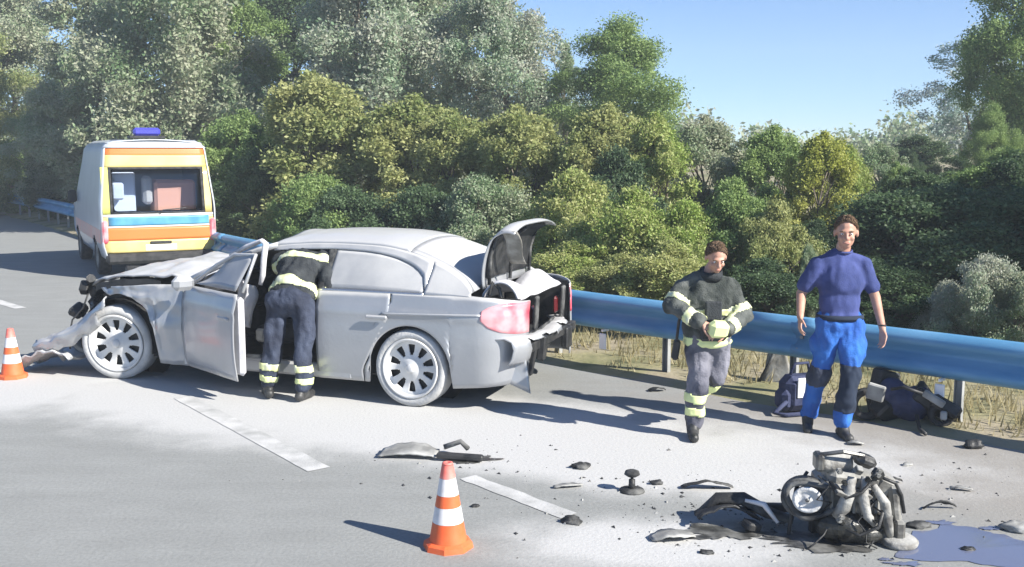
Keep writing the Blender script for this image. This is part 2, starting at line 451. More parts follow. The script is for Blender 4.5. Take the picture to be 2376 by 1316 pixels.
def ground_strip(name, a, b, w, m, z=.004):
    a = Vector(a); b = Vector(b); t = (b-a).normalized(); n = Vector((-t.y, t.x, 0))
    k = 14
    def fn(u, v):
        p = a.lerp(b, u)+n*(v-.5)*(w+.03*mnoise.noise(Vector((u*9, v*3, a.x))))
        return (p.x, p.y, z)
    g = MB(); g.grid(fn, k, 2)
    return tag(g.build(name, m), kind='structure')
ground_strip('lane_line', ground_at(425, 922), ground_at(740, 1090), .17, M['line'])
ground_strip('lane_line', ground_at(1085, 1108), ground_at(1320, 1198), .13, M['line'])
ground_strip('lane_line', (-10.4, 18.0, 0), ground_at(48, 716), .16, M['line'])

# ------------------------------------------------------------------ guardrail
rail = empty('guardrail', (.94, 10.45, 0), 0, 'long steel guardrail tinted shade blue along the road shoulder behind the people', 'guardrail')
def rail_local(v): return Vector(v)-rail.location
PROF = [(.0, .385), (.03, .395), (.085, .425), (.098, .465), (.06, .50), (-.01, .545), (-.01, .575), (.06, .62), (.098, .655), (.085, .695), (.03, .725), (0, .735)]
seg = frames(rail_samples(.4))
per = 10
for k in range(0, len(seg)-1, per):
    part = seg[k:min(k+per+1, len(seg))]
    if len(part) < 2: continue
    vs = []; fs = []
    m_ = len(PROF)
    for i, (p, t, n) in enumerate(part):
        lap = .004 if (k//per) % 2 else 0
        for w, z in PROF:
            q = p+n*(w+.02+lap)
            vs.append(rail_local((q.x, q.y, z*1.03+.01*mnoise.noise(Vector((p.x*.3, p.y*.3, 2))))))
    for i in range(len(part)-1):
        for j in range(m_-1):
            a = i*m_+j; fs.append([a, a+1, a+m_+1, a+m_])
    mb = MB(); mb.add(vs, fs); mb.build('rail_beam', M['steel'], rail, smooth=True, thick=.005)
for i, (p, t, n) in enumerate(frames(rail_samples(4.0))):
    if p.y > 24: continue
    Rm = Matrix(((t.x, n.x, 0, 0), (t.y, n.y, 0, 0), (0, 0, 1, 0), (0, 0, 0, 1))); T = Matrix.Translation(rail_local((p.x, p.y, 0))) @ Rm
    vs = []; fs = []
    for a in (-.16, .16):
        for w_, z in PROF: vs.append((a, w_+.033, z*1.03))
    for j in range(len(PROF)-1): fs.append([j, j+1, len(PROF)+j+1, len(PROF)+j])
    mb = MB(); mb.add(vs, fs, T); mb.build('splice_plate', M['steel'], rail, smooth=True, thick=.005)
    for a in (-.10, .10):
        for z in (.47, .565, .67):
            mb = MB(); mb.lathe([(0, .145 if z != .565 else .07), (.016, .14 if z != .565 else .065), (.018, .04)], 8, T @ Matrix.Translation((a, -.022, z*1.03)), 'Y', caps=False); mb.build('bolt', M['post'], rail)
posts = frames(rail_samples(1.33))
for i, (p, t, n) in enumerate(posts):
    if p.y > 36: continue
    R = Matrix((( t.x, n.x, 0, 0), (t.y, n.y, 0, 0), (0, 0, 1, 0), (0, 0, 0, 1)))
    T = Matrix.Translation(rail_local((p.x, p.y, 0))) @ R
    mb = MB()
    mb.box((0, -.055, .34), (.06, .005, .74), T); mb.box((-.03, -.03, .34), (.005, .05, .74), T); mb.box((.03, -.03, .34), (.005, .05, .74), T)
    mb.build('post', M['post'], rail)
    mb = MB(); mb.box((0, -.035, .57), (.10, .04, .11), T); mb.build('spacer', M['post'], rail)
for (px, py, w) in ((1440, 850, .06), (2243, 985, .055)):
    g = ground_at(px, py)
    p, t, n = min(seg, key=lambda s: (s[0]-g).length)
    R = Matrix(((t.x, n.x, 0, 0), (t.y, n.y, 0, 0), (0, 0, 1, 0), (0, 0, 0, 1)))
    T = Matrix.Translation(rail_local((p.x, p.y, 0))+n*.13) @ R
    mb = MB(); mb.box((0, 0, .29), (w*1.4, .02, .16), T, .006); mb.box((0, -.04, .40), (.02, .10, .02), T)
    mb.build('reflector', M['reflector'], rail)

# ------------------------------------------------------------------ crashed car
A0 = Vector((-3.9046, 9.8440, 0)); B0 = Vector((-.8872, 8.7378, 0))
CAR_RZ = math.atan2(B0.y-A0.y, B0.x-A0.x)
car = empty('crashed_car', A0, CAR_RZ, 'crumpled silver sedan covered in white powder with its bonnet crushed and boot open', 'car')
CW = 1.95
BELT = .97
def side_inset(u, z):
    i = 0
    if z < .55: i += .035*((.55-z)/.35)**2
    elif z < BELT: i += .05*((z-.55)/.42)**2
    else: i += .05+(z-BELT)*.72
    i -= .014*math.exp(-((z-.815)/.035)**2)
    if u < .3:
        q = min((.3-u)/.78, .985); i += .42*(1-math.sqrt(1-q*q))
    if u > 3.86:
        q = min((u-3.86)/.452, .995); i += .40*(1-math.sqrt(1-q*q))
    if z > BELT and u > 2.8: i += (u-2.8)*.12*min(1, (z-BELT)/.2)
    return i
def dent(u, z, seed, amp):
    return amp*mnoise.fractal(Vector((u*2.6+seed, z*3.1, seed)), .8, 2., 4)
def patch(name, uL, uR, zlo, zhi, nu=30, nv=14, m=None, far=False, off=0, amp=0, parent=car, thick=.012, ease=False):
    fL = uL if callable(uL) else (lambda b: uL); fR = uR if callable(uR) else (lambda b: uR)
    def fn(a, b):
        if ease: a = math.sin(a*PI/2)
        u = fL(b)+(fR(b)-fL(b))*a
        lo, hi = zlo(u), zhi(u); z = lo+(hi-lo)*b
        i = side_inset(u, z)-off
        if amp: i += dent(u, z, 3.1, amp)
        return (u, CW-i if far else i, z)
    g = MB(); g.grid(fn, nu, nv)
    return g.build(name, m or M['paint'], parent, smooth=True, thick=thick)
FWC, RWC = (.05, .35), (3.215, .325)
def arch(c, R, base):
    def f(u):
        d = abs(u-c[0])
        return max(base(u), c[1]+math.sqrt(R*R-d*d)) if d < R else base(u)
    return f
sill = interp([(-.5, .22), (.5, .2), (.9, .19), (2.8, .19), (3.6, .19), (4.32, .25)])
belt = interp([(-.4, .84), (0, .9), (.5, .945), (.9, .965), (1.3, .97), (3.4, .975), (3.8, .985), (4.05, .975), (4.2, .955), (4.31, .93)])
belt_far = belt
for far in (False, True):
    amp = .05
    patch('front_fender', (lambda b: .0-.14*b) if not far else -.3, .865, arch((.15, .41), .43, sill) if not far else arch(FWC, .415, sill), belt, 34, 14, far=far, amp=amp)
    if far: patch('front_door', .875, 2.29, sill, belt, 26, 12, far=True)
    patch('rear_door', 2.305, lambda b: 2.76+.26*min(1, max(0, (b-.15)/.6)), sill, belt, 22, 16, far=far)
    patch('rear_quarter_panel', lambda b: 2.772+.26*min(1, max(0, (b-.15)/.6)), 4.309, arch(RWC, .385, sill), belt, 64, 18, far=far, ease=False)
roof_edge = smooth_interp([(1.70, 1.325), (1.95, 1.35), (2.5, 1.365), (2.9, 1.345), (3.2, 1.28), (3.5, 1.165), (3.72, 1.045), (3.8, .99)])
win_top = smooth_interp([(1.5, 1.27), (2.0, 1.305), (2.5, 1.317), (2.85, 1.29), (3.05, 1.24), (3.2, 1.17), (3.29, 1.09), (3.325, 1.02)])
win_lo = lambda u: .992
for far in (False, True):
    patch('roof_rail', 1.72, 3.325, win_top, roof_edge, 30, 4, far=far)
    patch('rear_pillar', 3.327, 3.795, lambda u: .978, lambda u: max(roof_edge(u), .985), 16, 10, far=far)
    patch('rear_side_window', 2.36, 3.315, win_lo, win_top, 26, 8, M['powder_glass'], far, off=-.012, thick=.006)
    patch('window_trim', 2.31, 3.33, lambda u: .975, lambda u: .994, 26, 2, M['chrome'], far, off=.004, thick=.008)
    patch('centre_pillar', 2.285, 2.365, lambda u: .97, win_top, 3, 8, M['dusty_black'], far, off=-.006)
    if far: patch('front_side_window', lambda b: .98+.62*b, 2.28, win_lo, win_top, 26, 8, M['powder_glass'], True, off=-.012, thick=.006)
# door window pillar trim (rear quarter window bar)
# roof
def roof_fn(a, b):
    u = 1.70+(3.08-1.70)*a
    ze = roof_edge(u); i = side_inset(u, ze)
    y = i+(CW-2*i)*b
    w = 1-(2*b-1)**2
    z = ze+.085*w**.8
    if a < .25: z += .03*mnoise.noise(Vector((u*6, y*3, 1)))*(1-a/.25)
    return (u, y, z)
g = MB(); g.grid(roof_fn, 34, 24); g.build('roof', M['paint'], car, smooth=True, thick=.02)
# rear window
def rw_fn(a, b):
    u = 3.08+(3.78-3.08)*a; ze = roof_edge(u); i = side_inset(u, ze); y = i+(CW-2*i)*b
    return (u, y, ze+.085*(1-(2*b-1)**2)**.8*(1-.55*a)-.004)
g = MB(); g.grid(rw_fn, 14, 20, keep=lambda a, b: .05 < b < .95); g.build('rear_window', M['powder_glass'], car, smooth=True, thick=.006)
g = MB(); g.grid(rw_fn, 14, 40, keep=lambda a, b: not (.05 < b < .95)); g.build('rear_window_frame', M['paint'], car, smooth=True, thick=.008)
# windscreen, bulged and cracked
def ws_fn(a, b):
    y0 = .19+.16*a; y = y0+(CW-2*y0)*b
    u = .98+.72*a-.10*(1-(2*b-1)**2)*(1-.5*a); z = .985+.345*a+.06*(1-(2*b-1)**2)*a
    d = .025*mnoise.fractal(Vector((a*4, b*6, 9)), .9, 2, 3)
    return (u+d, y, z-d)
g = MB(); g.grid(ws_fn, 14, 26); g.build('windscreen', M['powder_glass'], car, smooth=True, thick=.006)
for far in (False, True):
    f = (lambda y: CW-y) if far else (lambda y: y)
    pts = [(.84, f(.10), .965), (1.05, f(.16), 1.075), (1.3, f(.22), 1.19), (1.55, f(.28), 1.285), (1.74, f(.315), 1.335)]
    g = MB(); g.tube(pts, [.045, .04, .038, .038, .042], 8, flat=.7); g.build('front_pillar', M['paint'], car, smooth=True)
# bent header strip hanging at the front corner of the roof, beside the open doorway
g = MB()
g.tube([(1.30, .20, 1.235), (1.5, .19, 1.33), (1.66, .17, 1.385), (1.715, .15, 1.36), (1.70, .13, 1.22), (1.69, .12, 1.07), (1.67, .11, .985)], [.03, .04, .035, .03, .03, .028, .02], 7, flat=.6)
g.build('torn_door_frame', M['white_fabric'], car, smooth=True)
# bonnet, buckled upwards, and the engine bay under it
hood_c = interp([(-.42, .90), (-.2, .985), (.1, 1.06), (.45, 1.10), (.7, 1.09), (.96, 1.0)])
def hood_fn(a, b):
    u = -.42+1.37*a; i = side_inset(u, .9)+.02; y = i+(CW-2*i)*b
    zc = hood_c(u); ze = interp([(-.42, .86), (0, .985), (.5, 1.03), (.8, 1.01), (.95, .985)])(u)
    w = (1-abs(2*b-1)**2.2)
    z = ze+(zc-ze)*w+.05*mnoise.fractal(Vector((u*2.2, y*2.0, 5)), .8, 2, 4)
    u += .05*mnoise.noise(Vector((y*3, u*2, 2)))
    return (u, y, z)
g = MB(); g.grid(hood_fn, 30, 30); g.build('bonnet', M['paint'], car, smooth=True, thick=.015)
g = MB(); g.grid(lambda a, b: (lambda q: (q[0], q[1]-.012+.0*b, q[2]-.03-.07*b))(hood_fn(.13+.62*a, 0)), 16, 2); g.build('bonnet_gap_shade', M['black'], car)  # black sheet paints the shade in the slot under the bonnet edge
g = MB(); g.box((.30, CW/2, .62), (1.0, 1.35, .5), None, .05); g.box((.15, .5, .80), (.5, .3, .2), None, .03); g.box((.45, 1.3, .84), (.4, .5, .14), None, .03)
g.build('engine_bay', M['black'], car)
# wheel housings
for c, R in ((FWC, .43), (RWC, .40)):
    for far in (False, True):
        y0, y1 = (.05, .42) if not far else (CW-.42, CW-.05)
        g = MB(); n = 22
        vs = []; fs = []
        for k in range(n+1):
            a = PI*(k/n)*1.12-.06*PI
            for y in (y0, y1): vs.append((c[0]+R*math.cos(a), y, c[1]+R*math.sin(a)))
        for k in range(n): fs.append([2*k, 2*k+1, 2*k+3, 2*k+2])
        g.add(vs, fs)
        yb = y1 if not far else y0
        g.lathe([(.001, 0), (R, 0)], 24, Matrix.Translation((c[0], yb, c[1])), 'Y')
        g.build('wheel_housing', M['black'], car)
# underbody, cabin floor, boot
g = MB(); g.box((2.0, CW/2, .27), (3.9, CW-.36, .10)); g.box((1.6, CW/2, .22), (1.6, CW-.20, .05)); g.build('underbody', M['black'], car)
g = MB(); g.box((1.75, .07, .25), (1.8, .10, .12), None, .02); g.build('door_sill', M['paint'], car)
g = MB(); g.box((.93, CW/2, .66), (.06, CW-.5, .68)); g.box((1.12, CW/2, .86), (.42, CW-.42, .20), None, .06); g.box((1.3, CW/2, .5), (.7, .26, .3), None, .04)
g.build('dashboard', M['int_black'], car)
g = MB(); g.lathe([(.18+.016*math.cos(t*PI/4), .016*math.sin(t*PI/4)) for t in range(8)], 26, Matrix.Translation((1.42, .56, .87)) @ Matrix.Rotation(math.radians(-62), 4, 'Y'), 'Z', close=True)
g.box((1.36, .56, .85), (.1, .13, .1), None, .03); g.build('steering_wheel', M['int_black'], car)
def seat(y, u0):
    g = MB(); g.box((u0, y, .50), (.52, .50, .18), None, .05, (0, -.12, 0)); g.box((u0+.30, y, .80), (.16, .48, .60), None, .05, (0, .28, 0)); g.box((u0+.42, y, 1.16), (.10, .26, .18), None, .04, (0, .2, 0))
    g.build('car_seat', M['int_black'], car)
seat(.52, 1.72); seat(CW-.52, 1.72)
g = MB(); g.box((2.75, CW/2, .50), (.55, 1.4, .2), None, .06); g.box((3.08, CW/2, .80), (.18, 1.4, .62), None, .05, (0, .3, 0)); g.build('rear_bench', M['int_black'], car)
# deflated curtain hanging at the doorway (white) and seat belt
g = MB(); g.grid(lambda a, b: (1.36+.20*a*(1-.25*b)+.03*math.sin(b*5), .16+.05*math.sin(a*7)+.02*math.sin(b*9), 1.02-.40*b-.06*a*a), 10, 14); g.build('deflated_airbag', M['white_fabric'], car, smooth=True, thick=.01)
g = MB(); g.box((1.60, .20, .50), (.10, .06, .12), None, .02); g.box((1.78, .16, .47), (.05, .05, .34), None, .012); g.box((1.58, .10, .31), (.16, .05, .05), None, .012)
g.build('belt_anchor', M['panel_grey'], car)
# open front door, hinged at its front edge
door = empty('front_door', (.885, .03, 0), math.radians(-27), parent=car)
def door_fn(off):
    def fn(a, b):
        u = .885+.98*a; lo = .20; hi = .965; z = lo+(hi-lo)*b
        return (u-.885, side_inset(u, z)-.03+off+.008*mnoise.noise(Vector((u*3, z*3, 7))), z)
    return fn
g = MB(); g.grid(door_fn(0), 20, 14); d_out = g.build('door_skin', M['paint'], door, smooth=True, thick=.01)
g = MB(); g.box((.49, .085, .58), (.93, .06, .70), None, .03); d_in = g.build('door_lining', M['white_fabric'], door)
g = MB(); g.grid(lambda a, b: (.12+.80*a-.02*b, .04+.20*b, .985+(.30*min(1, a*1.9)*b)), 14, 6); g.build('door_window', M['powder_glass'], door, smooth=True, thick=.006)
g = MB(); g.tube([(.10, .03, .965), (.42, .13, 1.17), (.60, .22, 1.27), (.92, .25, 1.29), (.93, .10, .97)], .018, 6); g.build('door_window_frame', M['paint'], door, smooth=True)
g = MB(); g.box((.80, -.025, .74), (.20, .03, .035), None, .012); g.build('door_handle', M['paint'], door)
g = MB(); g.box((.20, -.10, 1.0), (.12, .20, .13), None, .04); g.build('wing_mirror', M['paint'], door)
# rear door handle
g = MB(); g.box((2.92, -.028, .775), (.21, .028, .036), None, .012); g.build('door_handle', M['paint'], car)
# wheels
def wheel(u, R, zc, far=False, steer=0, tilt=0):
    w = empty('wheel', (u, (CW-.13 if far else .13), zc), steer+(PI if far else 0), parent=car)
    w.rotation_euler = (tilt, 0, w.rotation_euler.z)
    r = R*.775
    g = MB(); g.lathe([(r, -.10), (r+.012, -.118), (R*.90, -.122), (R*.97, -.108), (R, -.08), (R, .08), (R*.97, .108), (R*.9, .122), (r+.01, .118), (r, .10)], 48, None, 'Y', close=True)
    g.build('tyre', M['powder_tyre'], w, smooth=True)
    g = MB(); g.lathe([(r*1.0, -.112), (r*.965, -.12), (r*.93, -.105), (r*.91, -.06), (r*.88, .1)], 48, None, 'Y', caps=False)
    def face(a, b):
        th = 2*PI*a; rr = r*(.12+.80*b)
        y = -.075-.035*math.cos(b*PI*.5)*.9+.03*math.sin(b*PI)
        return (rr*math.cos(th), y, rr*math.sin(th))
    def keep(a, b):
        ph = (a*10) % 1-.5
        lim = .19+.06*b
        return not (.38 < b < .86 and abs(ph) < lim)
    g.grid(face, 160, 20, keep=keep)
    g.lathe([(.0, -.122), (r*.09, -.122), (r*.14, -.11), (r*.15, -.08)], 20, None, 'Y', caps=False)
    g.build('rim', M['rim'], w, smooth=True, thick=.012)
    g = MB(); g.lathe([(.0, -.03), (r*.95, -.03), (r*.95, -.02), (0, -.02)], 32, None, 'Y'); g.build('brake_disc', M['black'], w)  # black colour stands in for the shade behind the spoke openings
    return w
wheel(RWC[0], .338, .335); wheel(FWC[0], .362, .36, steer=math.radians(12), tilt=math.radians(3))
wheel(RWC[0], .338, .335, True); wheel(FWC[0]+.1, .338, .335, True)
# taillights
zl0 = interp([(3.92, .80), (4.0, .73), (4.12, .69), (4.31, .66)]); zl1 = interp([(3.92, .86), (4.0, .90), (4.15, .935), (4.31, .925)])
patch('taillight', 3.93, 4.312, zl0, zl1, 20, 8, M['red_lamp'], off=.006)
patch('taillight', 3.93, 4.312, zl0, zl1, 20, 8, M['red_lamp'], True, off=.006)
patch('body_crease', 2.95, 3.93, lambda u: .795+.03*(u-2.95), lambda u: .812+.03*(u-2.95), 20, 2, M['paint'], off=.006)
# boot: floor, side walls, rear panel opening, dark depths
g = MB(); g.box((3.85, CW/2, .52), (.86, 1.3, .04)); g.box((3.46, CW/2, .74), (.04, 1.3, .46)); g.box((3.85, .28, .74), (.8, .03, .42)); g.box((3.85, CW-.28, .74), (.8, .03, .42)); g.build('boot_lining', M['black'], car)
def rear_panel(a, b):
    th = -.9+1.8*a
    return (4.31+.02*b-.02*abs(th)-.14*a, CW/2+th*.55, .40+.24*b+.015*mnoise.noise(Vector((a*7, b*4, 3))))
g = MB(); g.grid(rear_panel, 16, 5); g.build('rear_panel', M['dusty_black'], car, smooth=True, thick=.02)
for y in (.62, 1.32):
    g = MB(); g.box((4.20, y+.1, .75), (.05, .14, .16), None, .03); g.build('boot_inner_lamp', M['red_dark'], car)
for y in (.66, 1.44):
    g = MB(); g.box((4.27, y, .775), (.04, .08, .31), None, .012, (.05, .1, 0)); g.build('boot_frame', M['dusty_black'], car)
def lump(a, b):
    u = 3.80+.42*a; y = .30+1.2*b
    return (u, y, .93+.16*math.sin(PI*a)**.6*(.6+.4*math.sin(b*9+1))+.03*mnoise.noise(Vector((u*5, y*4, 1))))
g = MB(); g.grid(lump, 14, 22); g.build('boot_blanket', M['white_fabric'], car, smooth=True, thick=.02)
g = MB(); g.tube([(3.90, .27, .97), (3.93, .30, 1.08), (3.99, .34, 1.02), (4.02, .33, .93)], .018, 6); g.build('boot_strap', M['dusty_black'], car, smooth=True)
# boot lid standing open
lid = empty('boot_lid', (3.80, 0, 1.0), parent=car)
prof = [(0.02, .02), (.01, .20), (.06, .40), (.12, .50), (.20, .56), (.29, .58), (.38, .565)]
pu = smooth_interp([(i/6, p[0]) for i, p in enumerate(prof)]); pz = smooth_interp([(i/6, p[1]) for i, p in enumerate(prof)])
def lid_fn(off):
    def fn(a, b):
        y = .30+1.15*b; e = 1-abs(2*b-1)**4*.12
        du = pu(min(1, a+.01))-pu(max(0, a-.01)); dz = pz(min(1, a+.01))-pz(max(0, a-.01)); L = math.hypot(du, dz) or 1
        return (pu(a)+off*dz/L+.012*mnoise.noise(Vector((a*5, b*5, 2))), y, (pz(a)-off*du/L)*e)
    return fn
g = MB(); g.grid(lid_fn(0), 24, 18); g.build('lid_skin', M['paint'], lid, smooth=True, thick=.012)
g = MB(); g.grid(lambda a, b: lid_fn(.035)(.08+.72*a, .05+.9*b), 16, 14); g.build('lid_lining', M['black'], lid, smooth=True, thick=.02)
for y in (.36, .88, 1.40):
    g = MB(); g.tube([(.06, y, .05), (.08, y, .3), (.15, y, .46), (.26, y, .515)], .02, 6); g.build('lid_rib', M['dusty_black'], lid, smooth=True)
g = MB(); g.grid(lambda a, b: (.22+.18*a+.02*math.sin(b*6), .32+.25*b, .54-.38*a*0-.36*b*.0-.02-.32*(1-a)*0-.34*abs(a-.5)*0-.30*b), 6, 8); g.build('loose_liner', M['beige'], lid, smooth=True, thick=.006)
g = MB(); g.tube([(.03, .34, .0), (-.05, .36, -.10), (.02, .38, -.22)], .018, 6); g.tube([(.03, 1.6, .0), (-.05, 1.58, -.10), (.02, 1.56, -.22)], .018, 6); g.build('lid_hinge', M['dark_metal'], lid, smooth=True)
# torn rear bumper
def bump_fn(a, b):
    th = -1+2*a; u = 4.50-.30*abs(th)**3.2-.28*a+.04*mnoise.noise(Vector((a*8, 0, 1))); y = CW/2+th*.93
    prof = [(-.16, .625), (-.02, .64), (.06, .615), (.085, .55), (.06, .47), (.02, .42)]
    k = b*5; i = min(4, int(k)); t = k-i
    du = prof[i][0]+(prof[i+1][0]-prof[i][0])*t; z = prof[i][1]+(prof[i+1][1]-prof[i][1])*t
    return (u+du, y, z-.03*a+.02*mnoise.noise(Vector((a*6, b, 5))))
g = MB(); g.grid(bump_fn, 40, 10, keep=lambda a, b: b < .45+.35*mnoise.noise(Vector((a*9, 1.7, 0))) or (.0 < a < .10)); g.build('rear_bumper', M['paint'], car, smooth=True, thick=.01)
g = MB(); g.grid(lambda a, b: (4.14+.17*a+.10*b*a, .16+.05*a*b+.02*math.sin(b*4), .62-.36*b-.10*a*b*b), 8, 10); g.build('bumper_flap', M['paint'], car, smooth=True, thick=.01)
g = MB(); g.box((4.40, .52, .50), (.09, .10, .22), None, .015, (0, .1, .1)); g.box((4.40, 1.25, .47), (.08, .16, .2), None, .015); g.box((4.36, .9, .54), (.08, 1.3, .08), None, .01); g.box((4.34, .40, .40), (.05, .06, .26), None, .01, (0, .25, 0))
g.build('bumper_bracket', M['black'], car)
g = MB(); g.box((3.80, .62, .20), (.55, .7, .05), None, .02); g.build('exhaust_box', M['black'], car)
# smashed front: black carriers, pale torn bumper running down to the road
g = MB()
for k in range(16):
    u = -.50+random.random()*.42; y = .15+random.random()*1.2; z = .62+random.random()*.30
    g.box((u, y, z), (.06+.16*random.random(), .06+.25*random.random(), .05+.12*random.random()), None, .01, (random.random(), random.random(), random.random()))
g.tube([(-.35, .2, .95), (-.50, .35, .85), (-.56, .5, .7), (-.52, .6, .55)], .045, 7)
g.build('front_carrier', M['black'], car)
g = MB(); g.box((-.62, .30, .60), (.13, .2, .09), None, .02, (.3, .5, .4)); g.tube([(-.55, .3, .66), (-.6, .34, .55), (-.48, .4, .45)], .03, 6); g.build('broken_headlamp', M['black'], car)
g = MB(); g.box((-.40, .85, .62), (.05, 1.0, .40), None, .01, (.05, .18, .12)); g.build('radiator', M['dark_metal'], car)
for k in range(6):
    p = Vector((-.35, .15+.12*k, .80)); pts = [p]
    for q in range(4): p = p+Vector((random.uniform(-.12, .03), random.uniform(-.08, .04), random.uniform(-.15, -.03))); pts.append(p.copy())
    g = MB(); g.tube(pts, .009, 5); g.build('loose_wire', M['black'], car, smooth=True)
def fb(a, b):
    u = .10-.98*a**.95; z = .83-.50*a-.08*math.sin(a*PI)+(-.20*b)*(1-.3*a); y = -.10+.03*math.sin(a*6)+.10*a-.06*math.sin(b*PI)+.03*mnoise.noise(Vector((a*6, b*4, 2)))
    return (u+.02*b, y, z+.03*mnoise.noise(Vector((a*9, b*5, 7))))
g = MB(); g.grid(fb, 26, 8, keep=lambda a, b: not (a < .12 and b > .5)); g.build('torn_front_bumper', M['paint'], car, smooth=True, thick=.014)
def fb2(a, b):
    u = -.42-.70*a; y = -.08+.55*b-.15*a; z = .05+.26*math.sin(a*2.6+.5)*(1-.6*a)*(1-.4*b)+.05*mnoise.fractal(Vector((a*5, b*5, 3)), .8, 2, 3)
    return (u, y, max(.012, z))
g = MB(); g.grid(fb2, 22, 14); g.build('crushed_bumper_skin', M['paint'], car, smooth=True, thick=.012)
for k in range(7):
    u = -.45-.6*random.random(); y = .1+.5*random.random()
    g = MB(); g.box((0, 0, 0), (.12*random.random()+.05, .1, .04), None, .008); o = g.build('bumper_fragment', M['panel_grey'], car)
    o.location = (u, y, .10+.18*random.random()); o.rotation_euler = (random.random(), random.random(), random.random())

# the tail is short: draw everything behind the rear axle in a little
bpy.context.view_layer.update()
car_inv = car.matrix_world.inverted()
for o in car.children_recursive:
    if o.type != 'MESH' or o.parent.name.startswith('wheel'): continue
    T = car_inv @ o.matrix_world; Ti = T.inverted()
    for v in o.data.vertices:
        q = T @ v.co
        if q.x > 3.64: q.x = 3.64+(q.x-3.64)*.80; v.co = Ti @ q

# ------------------------------------------------------------------ ambulance
AMB_RZ = math.radians(28)      # heading: rotated from +Y towards -X
amb = empty('ambulance', (-6.13, 18.0, 0), AMB_RZ, 'yellow and orange striped ambulance van with blue roof beacon seen from behind', 'ambulance')
# local: x to the right of the van, y forward, z up; rear face at y = 0
AW = .97; AL = 4.9
def amb_half(z):   # half width of the section at a height
    return float(np.interp(z, [.35, .6, 1.15, 1.3, 2.25, 2.33, 2.38], [.90, .965, .97, .965, .86, .80, .70]))
def rear_y(z):
    return float(np.interp(z, [.35, .9, 1.15, 1.3, 2.25, 2.33, 2.38], [-.02, 0, 0, .02, .17, .22, .32]))
def front_y(z):
    return float(np.interp(z, [.35, .8, 1.05, 1.15, 1.3, 2.0, 2.3, 2.38], [4.86, 4.9, 4.75, 4.3, 3.95, 3.25, 3.0, 2.8]))
ZS = [.36, .5, .62, .8, .95, 1.08, 1.16, 1.24, 1.3, 1.5, 1.7, 1.9, 2.1, 2.22, 2.28, 2.33, 2.36, 2.38]
def amb_side(s, z0, z1, y0, y1, name, m, off=0, arches=(), thick=.012):
    def fn(a, b):
        z = z0+(z1-z0)*b
        ya = max(rear_y(z), y0) if y0 > 0 else rear_y(z)+.0; yb = min(front_y(z), y1)
        y = ya+(yb-ya)*a
        w = amb_half(z)+off
        q = max(0, (y-4.2)/.7); w -= .25*q*q
        q = max(0, (rear_y(z)+.10-y)/.10); w -= .035*q*q
        return (s*w, y, z)
    def keep(a, b):
        p = fn(a, b)
        return all((p[1]-c)**2+(p[2]-.33)**2 > .38**2 for c in arches)
    g = MB(); g.grid(fn, 60, 28, keep=keep); return g.build(name, m, amb, smooth=True, thick=thick)
for s in (-1, 1):
    amb_side(s, .36, 2.38, 0, 9, 'side_panel', M['amb_side'], arches=(1.0, 3.95))
    amb_side(s, .62, .86, .05, 4.3, 'side_stripe', M['amb_pale_stripe'], .006, (1.0, 3.95), .004)
    amb_side(s, 1.36, 1.95, 3.05, 3.9, 'cab_window', M['glass_tint'], .004, thick=.004)
    amb_side(s, 1.36, 1.95, 1.75, 2.85, 'side_window', M['powder_glass'], .004, thick=.004)
g = MB(); g.grid(lambda a, b: (lambda y: ((2*a-1)*.80, y, 2.33+.06*(1-(2*a-1)**2)-.02*max(0, b-.9)))(.22+2.65*b), 14, 16)
g.grid(lambda a, b: ((2*a-1)*float(np.interp(b, [0, 1], [.86, .70])), rear_y(2.25+.13*b), 2.25+.13*b), 10, 4)
g.build('van_roof', M['amb_side'], amb, smooth=True, thick=.02)
g = MB(); g.grid(lambda a, b: ((2*a-1)*(amb_half(.36+.8*b)-.02-.0), front_y(.36+.8*b), .36+.8*b), 12, 8); g.grid(lambda a, b: ((2*a-1)*(amb_half(1.16)), front_y(1.08)+(front_y(1.3)-front_y(1.08))*b, 1.08+.22*b), 10, 4); g.build('van_front', M['amb_side'], amb, smooth=True, thick=.01)
g = MB(); g.grid(lambda a, b: ((2*a-1)*(amb_half(1.3+.95*b)-.05), front_y(1.3+.95*b)-.01, 1.3+.95*b), 10, 8); g.build('van_windscreen', M['glass_tint'], amb, smooth=True, thick=.006)
# tailgate built from bands butted edge to edge
def rear_band(name, z0, z1, m, off=0, x0=None, x1=None, parent=amb, wfrac=1.0):
    def fn(a, b):
        z = z0+(z1-z0)*b; w = (amb_half(z)-.035)*wfrac
        xa = -w if x0 is None else x0; xb = w if x1 is None else x1
        x = xa+(xb-xa)*a
        return (x, rear_y(z)-.012-off+.05*(abs(x)/.93)**4, z)
    g = MB(); g.grid(fn, 16, 6); return g.build(name, m, parent, smooth=True, thick=.01)
tg = empty('tailgate', (0, 0, 0), parent=amb)
rear_band('lower_panel', .46, .665, M['amb_yellow'], parent=tg)
rear_band('orange_stripe', .67, .885, M['amb_orange'], .003, parent=tg)
rear_band('white_strip', .89, .915, M['cone_white'], parent=tg)
rear_band('blue_band', .92, 1.07, M['amb_blue'], .003, parent=tg, wfrac=.9)
rear_band('band_end', .92, 1.07, M['amb_yellow'], 0, -.93, -.835, tg); rear_band('band_end', .92, 1.07, M['amb_yellow'], 0, .835, .93, tg)
rear_band('white_strip', 1.075, 1.115, M['cone_white'], parent=tg)
rear_band('window_surround', 1.12, 1.92, M['amb_lime'], 0, -.92, -.80, tg); rear_band('window_surround', 1.12, 1.92, M['amb_yellow'], 0, .78, .90, tg)
rear_band('upper_panel', 1.92, 2.13, M['amb_yellow'], parent=tg); rear_band('top_stripe', 2.132, 2.235, M['amb_orange'], .003, parent=tg, wfrac=1.0)
